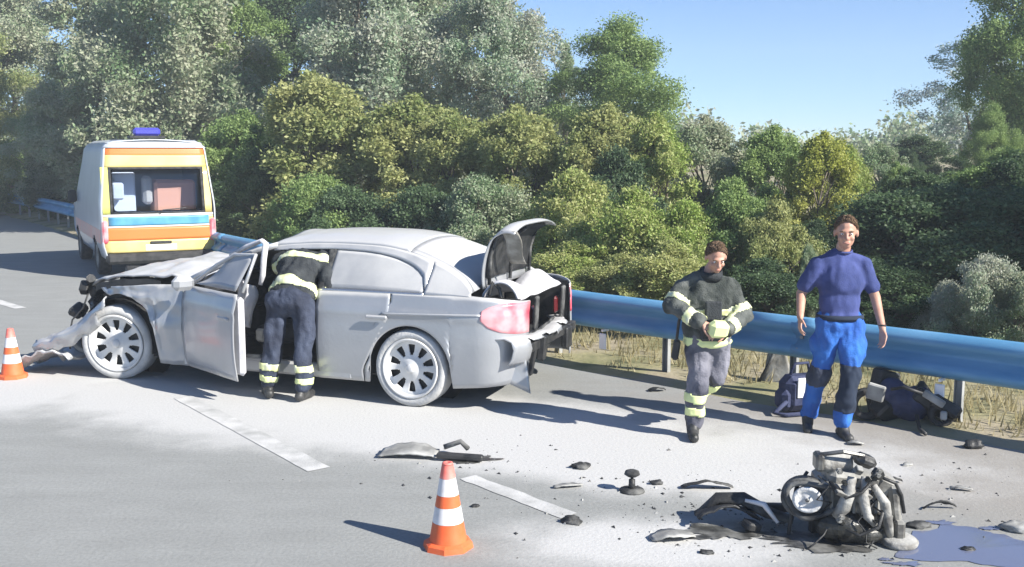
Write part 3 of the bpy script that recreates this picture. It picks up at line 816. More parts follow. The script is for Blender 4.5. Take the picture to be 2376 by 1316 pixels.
rear_band('window_seal', 1.12, 1.15, M['rubber'], .004, -.80, .78, tg); rear_band('window_seal', 1.885, 1.92, M['rubber'], .004, -.80, .78, tg)
rear_band('window_seal', 1.15, 1.885, M['rubber'], .004, -.80, -.755, tg); rear_band('window_seal', 1.15, 1.885, M['rubber'], .004, .735, .78, tg)
rear_band('rear_glass', 1.15, 1.885, M['glass'], .0, -.755, .735, tg)
g = MB(); g.tube([(0, -.05, 1.115), (.05, -.04, 1.18), (.45, -.03, 1.21)], .01, 6); g.build('wiper', M['black'], tg)
g = MB(); g.box((0, -.035, .62), (.36, .03, .05), None, .01); g.build('gate_handle', M['black'], tg)
g = MB(); g.box((0, -.035, .535), (.52, .012, .10), None, .004); g.build('number_plate', M['plate'], tg)
for s in (-1, 1):
    g = MB(); g.box((s*.90, .03, .82), (.10, .10, .40), None, .03); g.build('rear_lamp', M['red_lamp'], amb)
    g = MB(); g.box((s*1.06, 3.72, 1.30), (.16, .10, .24), None, .03); g.build('side_mirror', M['black'], amb)
g = MB(); g.box((0, -.03, .36), (1.82, .18, .18), None, .05); g.build('bumper', M['black'], amb)
g = MB(); g.box((0, 2.4, .34), (1.6, 4.4, .12)); g.box((0, 2.4, .52), (1.7, 4.4, .04)); g.build('chassis', M['black'], amb)
for y in (1.0, 3.95):
    for s in (-1, 1):
        w = empty('wheel', (s*.84, y, .335), 0, parent=amb)
        g = MB(); g.lathe([(.21, -.1), (.30, -.11), (.335, -.08), (.335, .08), (.30, .11), (.21, .1)], 28, None, 'X', close=True); g.build('tyre', M['rubber'], w, smooth=True)
        g = MB(); g.lathe([(0, -.06), (.16, -.07), (.21, -.1), (.21, .1), (.16, .07), (0, .06)], 24, None, 'X'); g.build('rim', M['alu'], w, smooth=True)
# fittings seen through the rear window
g = MB(); g.box((-.48, .95, 1.45), (.40, .5, .75), None, .03); g.box((-.62, .5, 1.5), (.2, .3, .3), None, .03); g.build('medical_cabinet', M['paleblue'], amb)
g = MB(); g.box((.38, .85, 1.32), (.72, .6, .72), None, .05); g.build('blanket_locker', M['salmon'], amb)
g = MB(); g.box((0, 2.1, 1.4), (1.6, .04, 1.7)); g.box((-.02, .8, .95), (1.6, .9, .3)); g.box((-.08, .75, 1.5), (.16, .3, .5), None, .05); g.build('partition', M['dark_in'], amb)
# roof light bar
g = MB(); g.box((-.05, .75, 2.44), (.62, .30, .05), None, .015); g.build('beacon_base', M['black'], amb)
g = MB(); g.box((-.05, .75, 2.535), (.46, .26, .14), None, .04); g.build('roof_beacon', M['beacon'], amb)
g = MB(); g.lathe([(.0, 2.44), (.08, 2.44), (.08, 2.55), (.04, 2.6), (0, 2.6)], 16, Matrix.Translation((.3, 2.7, 0))); g.build('front_beacon', M['beacon'], amb, smooth=True)

# ------------------------------------------------------------------ people
def capsule(g, p0, r0, p1, r1, n=12):
    p0 = Vector(p0); p1 = Vector(p1); d = p1-p0; L = d.length; d = d/L if L > 1e-6 else Vector((0, 0, 1))
    pts = []; rr = []
    for k in (-90, -60, -30, 0):
        a = math.radians(k); pts.append(p0+d*r0*math.sin(a)); rr.append(max(1e-4, r0*math.cos(a)))
    for k in (0, 30, 60, 90):
        a = math.radians(k); pts.append(p1+d*r1*math.sin(a)); rr.append(max(1e-4, r1*math.cos(a)))
    g.tube(pts, rr, n)
def ellipsoid(g, c, r, rot=(0, 0, 0), n=14):
    prof = [(max(1e-4, math.cos(math.radians(-90+180*k/10))), math.sin(math.radians(-90+180*k/10))) for k in range(11)]
    g.lathe(prof, n, Matrix.Translation(Vector(c)) @ Euler(rot).to_matrix().to_4x4() @ Matrix.Diagonal((*r, 1)))
def blob(name, g, voxel, m, parent, smooth=4, amp=0, nscale=9, seed=0):
    """one continuous surface grown round the given volumes"""
    o = link(name+'_volume', g.mesh(name+'_volume'))
    k = o.modifiers.new('remesh', 'REMESH'); k.mode = 'VOXEL'; k.voxel_size = voxel
    dg = bpy.context.evaluated_depsgraph_get()
    me = bpy.data.meshes.new_from_object(o.evaluated_get(dg))
    bpy.data.objects.remove(o)
    bm = bmesh.new(); bm.from_mesh(me)
    for _ in range(smooth): bmesh.ops.smooth_vert(bm, verts=bm.verts, factor=.5, use_axis_x=True, use_axis_y=True, use_axis_z=True)
    if amp:
        bm.normal_update()
        for v in bm.verts:
            q = v.co*nscale; v.co += v.normal*amp*mnoise.fractal(Vector((q.x, q.y, q.z*.7+seed)), .9, 2, 3)
    bm.to_mesh(me); bm.free(); me.name = name
    return link(name, me, m, parent, True)
def band(name, cloth, p0, p1, t0, t1, rad, m, parent, off=.006):
    """a strip laid over the cloth round the axis p0-p1 between the fractions t0 and t1"""
    p0 = Vector(p0); p1 = Vector(p1); d = p1-p0; L2 = d.length_squared
    bm = bmesh.new(); bm.from_mesh(cloth.data); bm.normal_update()
    kill = []
    for f in bm.faces:
        c = f.calc_center_median(); t = (c-p0).dot(d)/L2
        if not (t0 <= t <= t1 and (c-(p0+d*t)).length < rad): kill.append(f)
    bmesh.ops.delete(bm, geom=kill, context='FACES')
    for v in bm.verts: v.co += v.normal*off
    me = bpy.data.meshes.new(name); bm.to_mesh(me); bm.free()
    o = link(name, me, m, parent, True)
    k = o.modifiers.new('thickness', 'SOLIDIFY'); k.thickness = .006; k.offset = -1
    return o
def hand(g, wrist, direction, normal, side, curl=.4, s=1.0):
    """palm and five fingers; normal = palm side, side = towards the thumb"""
    d = Vector(direction).normalized(); n = Vector(normal); n = (n-d*n.dot(d)).normalized(); x = Vector(side); x = (x-d*x.dot(d)-n*x.dot(n)).normalized()
    w = Vector(wrist)
    for i, (off, ln) in enumerate(((.030, .072), (.010, .078), (-.011, .073), (-.030, .058))):
        kn = w+d*(.088-.004*abs(i-1))*s+x*off*s
        capsule(g, w+d*.015*s+x*off*.6*s, .016*s, kn, .0125*s, 8)
        p = kn; ang = curl*.5
        for j, fr in enumerate((.45, .30, .25)):
            dd = d*math.cos(ang)+n*math.sin(ang)+x*(.06-.04*i)
            q = p+dd*ln*fr*s; capsule(g, p, (.0095-.0012*j)*s, q, (.0085-.0012*j)*s, 7); p = q; ang += curl*.9
    b = w+d*.03*s+x*.025*s
    p = b+(d*.55+x*.75+n*.25)*.045*s; capsule(g, b, .015*s, p, .011*s, 8)
    q = p+(d*.85+x*.3+n*.4)*.032*s; capsule(g, p, .0105*s, q, .009*s, 7)
    r = q+(d*.9+x*.0+n*.4)*.024*s; capsule(g, q, .009*s, r, .0075*s, 7)
def head(g, c, face, s=1.0):
    """head volumes round the centre c looking along face; returns the frame"""
    f = Vector(face).normalized(); up = Vector((0, 0, 1)); r = f.cross(up).normalized(); u = r.cross(f).normalized()
    F = Matrix((( r.x, f.x, u.x, c[0]), (r.y, f.y, u.y, c[1]), (r.z, f.z, u.z, c[2]), (0, 0, 0, 1))) @ Matrix.Scale(s, 4)
    def E(cc, rr):
        prof = [(max(1e-4, math.cos(math.radians(-90+18*k))), math.sin(math.radians(-90+18*k))) for k in range(11)]
        g.lathe(prof, 14, F @ Matrix.Translation(cc) @ Matrix.Diagonal((*rr, 1)))
    E((0, -.012, .03), (.077, .094, .088)); E((0, .022, -.035), (.060, .066, .078)); E((0, .048, -.083), (.034, .034, .028))
    E((0, .078, .018), (.05, .018, .016)); E((.036, .062, -.03), (.022, .022, .02)); E((-.036, .062, -.03), (.022, .022, .02))
    def cap(a, ra, b, rb): capsule(g, F @ Vector(a), ra*s, F @ Vector(b), rb*s, 8)
    cap((0, .086, .012), .010, (0, .112, -.028), .0135); cap((-.012, .098, -.032), .009, (.012, .098, -.032), .009)
    cap((-.02, .084, -.060), .008, (.02, .084, -.060), .008); cap((-.017, .082, -.070), .0085, (.017, .082, -.070), .0085)
    for sx in (-1, 1):
        E((sx*.080, -.010, -.005), (.010, .022, .032))
    return F
def head_details(F, parent, hair_m, hair_amp=.006, bald=False, s=1.0, seed=0):
    for sx in (-1, 1):
        g = MB(); ellipsoid(g, F @ Vector((sx*.031, .079, .002)), (.011*s, .011*s, .009*s)); g.build('eye', M['eye'], parent, smooth=True)
        g = MB(); ellipsoid(g, F @ Vector((sx*.031, .0895, .002)), (.0045*s, .003*s, .0045*s)); g.build('iris', M['iris'], parent, smooth=True)
        g = MB(); g.tube([F @ Vector((sx*.014, .094, .020)), F @ Vector((sx*.032, .094, .025)), F @ Vector((sx*.05, .082, .020))], [.003*s, .0045*s, .003*s], 6); g.build('eyebrow', hair_m, parent, smooth=True)
    g = MB(); g.tube([F @ Vector((-.022, .088, -.065)), F @ Vector((0, .0945, -.064)), F @ Vector((.022, .088, -.065))], [.003*s, .0055*s, .003*s], 6); g.build('lips', M['lips'], parent, smooth=True)
    g = MB()
    def shell(a, b):
        th = 2*PI*a; el = math.radians(90-b*100)+.10*b*mnoise.noise(Vector((a*31, seed, 0)))
        front = max(0, math.sin(th)); el = max(el, math.radians(-20+62*front**.9)+.12*mnoise.noise(Vector((a*40, seed, 5))))
        n = 1+hair_amp*10*mnoise.noise(Vector((math.cos(th)*5, math.sin(th)*5, b*7+seed)))
        return F @ Vector((.0785*n*math.cos(el)*math.cos(th), -.014+.097*n*math.cos(el)*math.sin(th), .03+.093*n*math.sin(el)))
    g.grid(shell, 40, 14)
    hr = random.Random(seed)
    for k in range(700):
        a, b = hr.random(), hr.random()**.7; p = shell(a, b); q = shell((a+hr.gauss(0, .02)) % 1, min(1.15, b+.12+.12*hr.random()))
        out = (p-(F @ Vector((0, -.012, .03)))).normalized(); q = q+out*(.004+.010*hr.random())*s; p = p+out*.002; w = out.cross(q-p)
        if w.length < 1e-9: continue
        w = w.normalized()*.0022*s; g.add([p-w, p+w, q], [(0, 1, 2)])
    g.build('hair', hair_m, parent, smooth=True, thick=.004*s)

# --- man in blue shirt and work trousers
p3 = ground_at(1945, 1012)
man = empty('person', (p3.x+.02, p3.y+.12, 0), 0, 'man in dark blue shirt and bright blue work trousers walking towards the road', 'person')
hipL, hipR = Vector((.09, .02, .87)), Vector((-.09, .02, .87))      # L = to the right in the photograph
kneeL, ankL = Vector((.055, -.13, .48)), Vector((.01, -.12, .085))
kneeR, ankR = Vector((-.135, .03, .48)), Vector((-.19, .13, .10))
shL, shR = Vector((.175, .04, 1.325)), Vector((-.175, .04, 1.325))
elL, wrL = Vector((.275, .04, 1.07)), Vector((.315, -.04, .83))
elR, wrR = Vector((-.285, .10, 1.09)), Vector((-.335, -.07, .93))
hc = Vector((.015, .0, 1.575)); look = (-.25, -1, -.08)
g = MB()
capsule(g, (0, .055, 1.33), .055, (.01, .03, 1.47), .056); F = head(g, hc, look, 1.05)
ellipsoid(g, (0, .04, 1.16), (.14, .08, .18)); ellipsoid(g, (0, .03, .98), (.145, .10, .18))
for sh, el, wr, dr, nn, sd in ((shL, elL, wrL, (.03, -.12, -1), (-1, -.3, 0), (-.2, -1, 0)), (shR, elR, wrR, (-.12, -.45, -.85), (.8, -.3, -.4), (.5, -.6, .3))):
    capsule(g, sh, .042, el, .040); capsule(g, el, .041, wr, .027); capsule(g, (0, .045, 1.30), .05, sh, .042)
    hand(g, wr, dr, nn, sd, .45)
for h, k, a in ((hipL, kneeL, ankL), (hipR, kneeR, ankR)):
    capsule(g, h, .07, k, .042); capsule(g, k, .042, a, .032)
blob('body', g, .0062, M['skin'], man, 3)
head_details(F, man, M['hair'], s=1.05, seed=1)
g = MB()
ellipsoid(g, (0, .04, 1.20), (.188, .125, .21)); ellipsoid(g, (0, .035, 1.02), (.165, .118, .17)); capsule(g, (0, .04, 1.40), .06, (.16, .04, 1.335), .062); capsule(g, (0, .04, 1.40), .06, (-.16, .04, 1.335), .062); ellipsoid(g, (0, .03, .92), (.172, .122, .07))
for sh, el in ((shL, elL), (shR, elR)): capsule(g, sh, .066, sh.lerp(el, .72), .064)
shirt = blob('shirt', g, .011, M['tee'], man, 5, .020, 6, 1)
g = MB(); g.lathe([(.062, 0), (.072, .004), (.074, .012), (.064, .018)], 24, Matrix.Translation((.008, .038, 1.425)) @ Matrix.Rotation(.2, 4, 'X'), close=True); g.build('collar', M['tee'], man, smooth=True)
g = MB()
ellipsoid(g, (0, .03, .85), (.178, .13, .11))
for h, k, a in ((hipL, kneeL, ankL), (hipR, kneeR, ankR)):
    capsule(g, h, .105, k, .078); capsule(g, k, .078, a.lerp(k, .08), .064)
    out = Vector((.07 if h.x > 0 else -.07, .02, 0)); ellipsoid(g, h.lerp(k, .45)+out, (.05, .07, .11))
tr = blob('trousers', g, .011, M['blue_trouser'], man, 5, .030, 7, 5)
band('knee_panel', tr, kneeL+Vector((0, 0, .08)), ankL+Vector((0, 0, .02)), 0, .80, .12, M['knee'], man, .003)
band('knee_panel', tr, kneeR+Vector((0, 0, .05)), ankR, 0, .36, .12, M['trouser_navy'], man, .003)
g = MB(); g.lathe([(.182, -.02), (.186, 0), (.182, .025), (.17, .02)], 30, Matrix.Translation((0, .03, .915)) @ Matrix.Diagonal((1, .72, 1, 1)), close=True); g.build('belt', M['knee'], man, smooth=True)
def boot(g, ankle, toe_dir, s=1.0, lift=0.0):
    t = Vector(toe_dir).normalized(); a = Vector(ankle)
    heel = Vector((a.x, a.y, a.z-.055*s))-t*.04*s; toe = heel+t*.19*s; toe.z = heel.z-.01*s-lift
    capsule(g, a+Vector((0, 0, .05*s)), .056*s, a, .052*s); capsule(g, heel, .042*s, toe, .038*s); capsule(g, a, .05*s, heel+t*.09*s, .045*s)
for a, td, lf in ((ankL, (.05, -1, 0), 0), (ankR, (-.25, -1, 0), .02)):
    g = MB(); boot(g, a, td, lift=lf); blob('boot', g, .010, M['boot'], man, 3)
g = MB(); g.lathe([(.030, -.008), (.034, 0), (.030, .008), (.026, 0)], 18, Matrix.Translation(wrL+Vector((0, .01, .03))), close=True); g.build('wristwatch', M['black'], man, smooth=True)

# --- firefighter walking with bowed head
p2 = ground_at(1608, 1016)
ff = empty('person', (p2.x+.10, p2.y+.05, 0), 0, 'firefighter in dusty dark jacket with pale reflective stripes walking with hands together', 'person')
hipL, hipR = Vector((.10, .06, .77)), Vector((-.06, .03, .77))
kneeL, ankL = Vector((.10, .06, .46)), Vector((.02, .42, .27))
kneeR, ankR = Vector((-.07, -.03, .42)), Vector((-.10, -.02, .10))
shL, shR = Vector((.19, .05, 1.165)), Vector((-.19, .05, 1.165))
elL, wrL = Vector((.265, .0, .95)), Vector((.10, -.19, .86))
elR, wrR = Vector((-.27, -.03, 1.03)), Vector((-.09, -.21, .93))
hc = Vector((.045, -.04, 1.40)); look = (.1, -1, -.42)
g = MB(); capsule(g, (0, .05, 1.18), .07, (.03, .0, 1.32), .055); F = head(g, hc, look, .95)
ellipsoid(g, (0, .05, 1.02), (.14, .085, .19)); ellipsoid(g, (0, .05, .82), (.14, .10, .15))
for sh, el, wr, dr, nn, sd in ((shL, elL, wrL, (-.8, -.3, -.1), (0, .4, -1), (0, -1, .2)), (shR, elR, wrR, (.8, -.2, -.4), (0, .5, -1), (0, -1, .3))):
    capsule(g, sh, .05, el, .04); capsule(g, el, .04, wr, .027); capsule(g, (0, .05, 1.2), .05, sh, .05); hand(g, wr, dr, nn, sd, .6)
for h, k, a in ((hipL, kneeL, ankL), (hipR, kneeR, ankR)): capsule(g, h, .07, k, .05); capsule(g, k, .05, a, .036)
blob('body', g, .0062, M['skin'], ff, 3)
head_details(F, ff, M['hair'], s=.95, seed=3)
g = MB()
ellipsoid(g, (0, .05, 1.06), (.22, .145, .20)); ellipsoid(g, (.01, .05, .84), (.20, .145, .17)); capsule(g, (0, .05, 1.235), .07, (.17, .05, 1.175), .075); capsule(g, (0, .05, 1.235), .07, (-.17, .05, 1.175), .075); ellipsoid(g, (.02, .05, .74), (.195, .145, .05))
for sh, el, wr in ((shL, elL, wrL), (shR, elR, wrR)):
    capsule(g, sh, .076, el, .074); capsule(g, el, .073, el.lerp(wr, .86), .06)
jk = blob('jacket', g, .012, M['olive'], ff, 4, .028, 7, 2)
g = MB(); g.lathe([(.085, -.02), (.092, .02), (.085, .06), (.075, .05), (.075, -.01)], 24, Matrix.Translation((.02, .03, 1.245)) @ Matrix.Rotation(.25, 4, 'X'), close=True); g.build('collar', M['navy'], ff, smooth=True)
band('chest_stripe', jk, (0, .05, .60), (0, .05, 1.30), .50, .58, .235, M['band'], ff)
band('hem_stripe', jk, (0, .05, .60), (0, .05, 1.30), .13, .26, .30, M['lime'], ff)
band('sleeve_stripe', jk, shL, elL, .62, .86, .11, M['band'], ff); band('sleeve_stripe', jk, shR, elR, .55, .82, .11, M['band'], ff)
band('cuff_stripe', jk, elL, wrL, .55, .78, .10, M['band'], ff); band('cuff_stripe', jk, elR, wrR, .55, .78, .10, M['band'], ff)
g = MB(); g.box((.02, -.115, 1.0), (.13, .03, .15), None, .012); g.box((.02, -.12, .84), (.2, .05, .14), None, .02); g.build('chest_pocket', M['navy'], ff)
g = MB(); g.box((.035, -.25, .885), (.15, .10, .13), None, .03, (.3, .1, .2)); g.build('folded_glove', M['lime'], ff)
g = MB(); ellipsoid(g, (.02, .045, .74), (.165, .13, .10))
for h, k, a in ((hipL, kneeL, ankL), (hipR, kneeR, ankR)): capsule(g, h, .105, k, .085); capsule(g, k, .083, a.lerp(k, .05), .075)
tr = blob('trousers', g, .011, M['grey_trouser'], ff, 4, .028, 7, 4)
for k, a in ((kneeL, ankL), (kneeR, ankR)):
    band('leg_stripe', tr, k, a, .22, .42, .12, M['lime'], ff); band('leg_stripe', tr, k, a, .55, .75, .12, M['lime'], ff)
g = MB(); boot(g, ankR, (-.1, -1, 0), 1.05); blob('boot', g, .010, M['boot'], ff, 3)
g = MB(); boot(g, ankL+Vector((0, .02, 0)), (0, -.75, -.7), 1.05); blob('boot', g, .010, M['boot'], ff, 3)
g = MB(); g.box((-.235, .02, .68), (.05, .08, .16), None, .015, (0, .15, 0)); g.tube([(-.23, .02, .76), (-.22, .0, .90), (-.2, -.02, 1.0)], .012, 6); g.build('radio', M['black'], ff)

# --- firefighter leaning into the doorway of the car
p1 = ground_at(668, 930)
fl = empty('person', (p1.x, p1.y, 0), math.radians(-8), 'firefighter in striped jacket bending into the front doorway of the crashed car', 'person')
hipL, hipR = Vector((-.10, .10, .88)), Vector((.13, .08, .88))
kneeL, ankL = Vector((-.15, .06, .49)), Vector((-.20, .06, .11))
kneeR, ankR = Vector((.15, .02, .48)), Vector((.13, .0, .11))
shL, shR = Vector((-.20, .52, 1.16)), Vector((.24, .42, 1.18))
elL, wrL = Vector((-.25, .72, .95)), Vector((-.20, .86, .80))
elR, wrR = Vector((.36, .22, .97)), Vector((.30, .42, .86))
hc = Vector((-.02, .72, 1.20)); look = (-.2, 1, -.6)
g = MB(); capsule(g, (0, .46, 1.16), .075, hc, .056); F = head(g, hc, look, .97)
capsule(g, (0.02, .16, .96), .11, (.0, .42, 1.12), .13)
for sh, el, wr, dr, nn, sd in ((shL, elL, wrL, (.1, .6, -.5), (0, -.5, -.6), (1, 0, .2)), (shR, elR, wrR, (-.2, .8, -.4), (-.6, 0, -.6), (-.4, .2, .8))):
    capsule(g, sh, .05, el, .04); capsule(g, el, .04, wr, .027); hand(g, wr, dr, nn, sd, .5)
    capsule(g, (0, .44, 1.14), .06, sh, .05)
for h, k, a in ((hipL, kneeL, ankL), (hipR, kneeR, ankR)): capsule(g, h, .075, k, .05); capsule(g, k, .05, a, .036)
blob('body', g, .0065, M['skin'], fl, 3)
head_details(F, fl, M['hair'], seed=5)
g = MB()
g.lathe([(.0, .118), (.05, .112), (.09, .085), (.115, .04), (.122, -.005), (.15, -.03), (.12, -.03), (.11, -.01)], 26, F @ Matrix.Translation((0, -.012, .03)))
g.build('helmet', M['navy'], fl, smooth=True)
g = MB()
ellipsoid(g, (.02, .14, .95), (.22, .16, .13), (.5, 0, 0)); ellipsoid(g, (.02, .40, 1.14), (.25, .20, .17), (.6, 0, 0)); capsule(g, (.0, .2, 1.0), .17, (.02, .42, 1.14), .18); capsule(g, shL, .11, shR, .11)
for sh, el, wr in ((shL, elL, wrL), (shR, elR, wrR)): capsule(g, sh, .095, el, .076); capsule(g, el, .074, el.lerp(wr, .88), .058)
jk = blob('jacket', g, .012, M['navy'], fl, 4, .03, 7, 7)
band('back_stripe', jk, (.02, .02, .86), (.02, .62, 1.30), .60, .70, .30, M['band'], fl); band('hem_stripe', jk, (.02, .02, .86), (.02, .62, 1.30), .16, .27, .30, M['band'], fl)
band('sleeve_stripe', jk, elR, wrR, .4, .62, .1, M['band'], fl)
g = MB(); ellipsoid(g, (.02, .09, .88), (.195, .165, .14))
for h, k, a in ((hipL, kneeL, ankL), (hipR, kneeR, ankR)): capsule(g, h, .11, k, .085); capsule(g, k, .082, a.lerp(k, .1), .075)
tr = blob('trousers', g, .011, M['trouser_navy'], fl, 4, .03, 7, 8)
for k, a in ((kneeL, ankL), (kneeR, ankR)):
    band('leg_stripe', tr, k, a, .42, .58, .12, M['band'], fl); band('leg_stripe', tr, k, a, .72, .86, .12, M['lime'], fl)
for a, td in ((ankL, (-.5, .8, 0)), (ankR, (.2, .9, 0))):
    g = MB(); boot(g, a, td, 1.05); blob('boot', g, .010, M['boot'], fl, 3)

# ------------------------------------------------------------------ traffic cones
def cone(p, label):
    c = empty('traffic_cone', p, .3, label, 'traffic cone', 'traffic cones on the road')
    prof = lambda z: .125-.195*z*.5-.0
    H = .5
    def r(z): return .112*(1-z/H)+.028*(z/H)
    def ring(name, z0, z1, m):
        g = MB(); g.lathe([(r(z0)-.004, z0), (r(z0), z0+.001), (r(z1), z1-.001), (r(z1)-.004, z1)], 32, caps=False); g.build(name, m, c, smooth=True).data.set_sharp_from_angle(angle=.6)
    ring('base_band', .03, .15, M['orange']); ring('reflective_sleeve', .15, .24, M['cone_white']); ring('orange_band', .24, .305, M['orange']); ring('reflective_sleeve', .305, .40, M['cone_white']); ring('tip', .40, .475, M['cone_red'])
    g = MB(); g.lathe([(r(.475), .474), (r(.475)*.9, .486), (.014, .488), (.013, .45)], 24); g.build('tip_rim', M['cone_red'], c, smooth=True)
    g = MB(); n = 8
    poly = [(.143*math.cos(2*PI*(k+.5)/n), .143*math.sin(2*PI*(k+.5)/n)) for k in range(n)]
    g.add([(x, y, 0) for x, y in poly]+[(x*.96, y*.96, .03) for x, y in poly]+[(x*.8, y*.8, .042) for x, y in poly],
          [list(range(n))[::-1], [16+k for k in range(n)]]+[[k, (k+1) % n, 8+(k+1) % n, 8+k] for k in range(n)]+[[8+k, 8+(k+1) % n, 16+(k+1) % n, 16+k] for k in range(n)])
    g.build('foot_plate', M['orange'], c)
    return c
cone(ground_at(1040, 1268), 'orange and white traffic cone on grey asphalt in front of a flat grey panel')
cone(ground_at(30, 876), 'orange and white traffic cone beside the crushed front bumper of the car')

# ------------------------------------------------------------------ engine block and wreckage on the road
eng = empty('engine_block', ground_at(1950, 1245), math.radians(-6), 'torn out engine block with round pulley and black belt lying on the road', 'engine')
eng.scale = (1, 1, .87)
g = MB(); g.box((.02, .06, .26), (.34, .34, .24), None, .03, (0, .12, 0)); g.box((.05, .08, .40), (.30, .30, .10), None, .03, (0, .1, .1))
for k in range(5): g.box((-.08+.06*k, -.115, .27), (.02, .03, .2), None, .005)
g.build('cylinder_block', M['alu'], eng)
g = MB(); g.box((.03, .02, .10), (.34, .34, .18), None, .05, (.1, .1, .2)); ellipsoid(g, (-.02, -.10, .12), (.15, .09, .11)); ellipsoid(g, (.10, -.08, .08), (.12, .10, .08)); g.build('oil_sump', M['oil'], eng)
T = Matrix.Translation((-.21, -.10, .285)) @ Matrix.Rotation(math.radians(-14), 4, 'Z') @ Matrix.Rotation(math.radians(-8), 4, 'X')
g = MB(); g.lathe([(.0, -.03), (.012, -.03), (.02, -.02), (.05, -.018), (.062, -.028), (.078, -.03), (.084, -.02), (.084, .03), (.0, .03)], 36, T, 'Y'); g.build('pulley', M['powder'], eng, smooth=True)
g = MB(); g.lathe([(.0, -.036), (.011, -.036), (.013, -.028)], 16, T, 'Y'); g.build('pulley_hub', M['dark_metal'], eng, smooth=True)
pts = []
for k in range(40):
    a = 2*PI*k/40; rr = .112+.012*math.sin(3*a)
    x = rr*math.cos(a); z = rr*math.sin(a)
    if x > .05: x = .05+(x-.05)*2.6
    pts.append(T @ Vector((x, .0, z)))
pts.append(pts[0])
g = MB(); g.tube(pts, .017, 7, caps=False); g.build('drive_belt', M['dusty_black'], eng, smooth=True)
g = MB(); g.lathe([(.10, -.04), (.13, -.04), (.135, .05), (.10, .05)], 30, T @ Matrix.Translation((-.02, .05, 0)), 'Y', close=True); g.build('timing_cover', M['dusty_black'], eng, smooth=True)
g = MB(); g.lathe([(.0, -.09), (.06, -.09), (.065, -.07), (.065, .07), (.06, .09), (0, .09)], 24, Matrix.Translation((-.05, .02, .50)) @ Matrix.Rotation(.2, 4, 'Z'), 'X'); g.build('starter_motor', M['alu_pale'], eng, smooth=True)
g = MB(); g.box((-.145, -.03, .52), (.05, .12, .11), None, .015); g.box((.11, -.02, .53), (.12, .13, .08), None, .03, (0, .4, .2)); g.tube([(-.14, -.05, .57), (-.02, -.07, .60), (.10, -.05, .57)], .014, 6); g.build('bracket', M['dark_metal'], eng)
g = MB()
g.tube([(.02, -.14, .46), (.0, -.17, .36), (-.03, -.17, .26), (-.06, -.15, .20)], [.025, .035, .04, .03], 9); g.tube([(.09, -.13, .46), (.075, -.18, .34), (.10, -.17, .22), (.17, -.14, .13)], [.02, .03, .028, .02], 8)
g.tube([(.14, -.12, .40), (.20, -.15, .30), (.22, -.15, .16), (.25, -.10, .06)], [.022, .03, .03, .02], 8)
g.build('intake_pipe', M['alu_pale'], eng, smooth=True)
g = MB(); g.box((.21, .02, .36), (.13, .16, .16), None, .03, (.1, .5, .1)); g.box((.28, -.02, .25), (.06, .12, .26), None, .02, (0, -.12, 0)); g.box((.22, -.06, .10), (.07, .10, .22), None, .02, (0, .1, 0)); g.box((.30, -.08, .08), (.06, .08, .16), None, .015)
g.build('gearbox_housing', M['alu'], eng)
g = MB(); g.lathe([(0, -.02), (.10, -.02), (.105, 0), (.08, .02), (0, .02)], 22, Matrix.Translation((.30, -.10, .035)) @ Matrix.Rotation(.15, 4, 'X')); g.build('flywheel_disc', M['alu_pale'], eng, smooth=True)
g = MB()
for pts in ([(-.1, -.13, .42), (-.02, -.2, .34), (.06, -.2, .38), (.13, -.15, .44)], [(.16, -.1, .46), (.26, -.12, .42), (.31, -.06, .32), (.33, -.06, .2)], [(-.05, -.16, .14), (.06, -.21, .1), (.16, -.2, .16), (.20, -.15, .28)], [(-.18, .1, .40), (-.25, .05, .30), (-.28, .0, .15), (-.3, -.05, .02)]):
    g.tube(pts, .011, 6)
g.build('hose', M['black'], eng, smooth=True)

for k in range(16):
    x, z = random.uniform(-.14, .24), random.uniform(.16, .52); y = -.15-random.random()*.05
    g = MB()
    if k % 2: g.lathe([(0, -.022), (.011, -.022), (.011, -.008), (.019, -.008), (.019, .02), (0, .02)], 6, Matrix.Translation((x, y, z)), 'Y')
    else: g.box((x, y+.02, z), (random.uniform(.03, .08), .05, random.uniform(.02, .07)), None, .004, (random.random(), random.random(), random.random()))
    g.build('bolt' if k % 2 else 'casting_lug', M['alu'] if k % 3 else M['oil'], eng)
for k in range(7):
    x0 = random.uniform(-.2, .2); p = Vector((x0, -.14, random.uniform(.25, .5))); pts = [p]
    for q in range(5): p = p+Vector((random.uniform(-.07, .09), random.uniform(-.04, .025), random.uniform(-.09, .03))); pts.append(p.copy())
    g = MB(); g.tube(pts, .0055, 5); g.build('wire', M['black'], eng, smooth=True)
def shard(name, g, m, label, cat, px, py, rz=0, group=None, smooth=False, thick=0):
    o = g.build(name, m, None, smooth, thick)
    p = ground_at(px, py); o.location = (p.x, p.y, 0); o.rotation_euler = (0, 0, rz)
    return tag(o, label, cat, group)
# black bent carrier left of the engine
w = empty('wreckage', ground_at(1735, 1222), 0, 'long black bent carrier lying on the road against the engine block', 'wreckage')
g = MB(); g.tube([(-.28, .08, .05), (-.16, .10, .14), (-.02, .06, .15), (.12, .02, .08), (.26, -.03, .05)], [.03, .05, .055, .05, .03], 8, flat=.6); g.build('bent_arm', M['dusty_black'], w, smooth=True)
g = MB(); g.grid(lambda a, b: (-.30+.36*a, -.05+.16*b, .03+.11*math.sin(a*2.6+.3)*(1-.4*b)+.02*mnoise.noise(Vector((a*6, b*6, 0)))), 12, 8); g.build('torn_panel', M['black'], w, smooth=True, thick=.012)
g = MB(); g.box((.22, .09, .085), (.46, .05, .05), None, .01, (0, .05, .1)); g.box((.36, -.09, .05), (.05, .05, .10), None, .01); g.box((.0, -.09, .04), (.10, .08, .05), None, .01, (.2, .3, .5)); g.build('carrier_bar', M['black'], w)
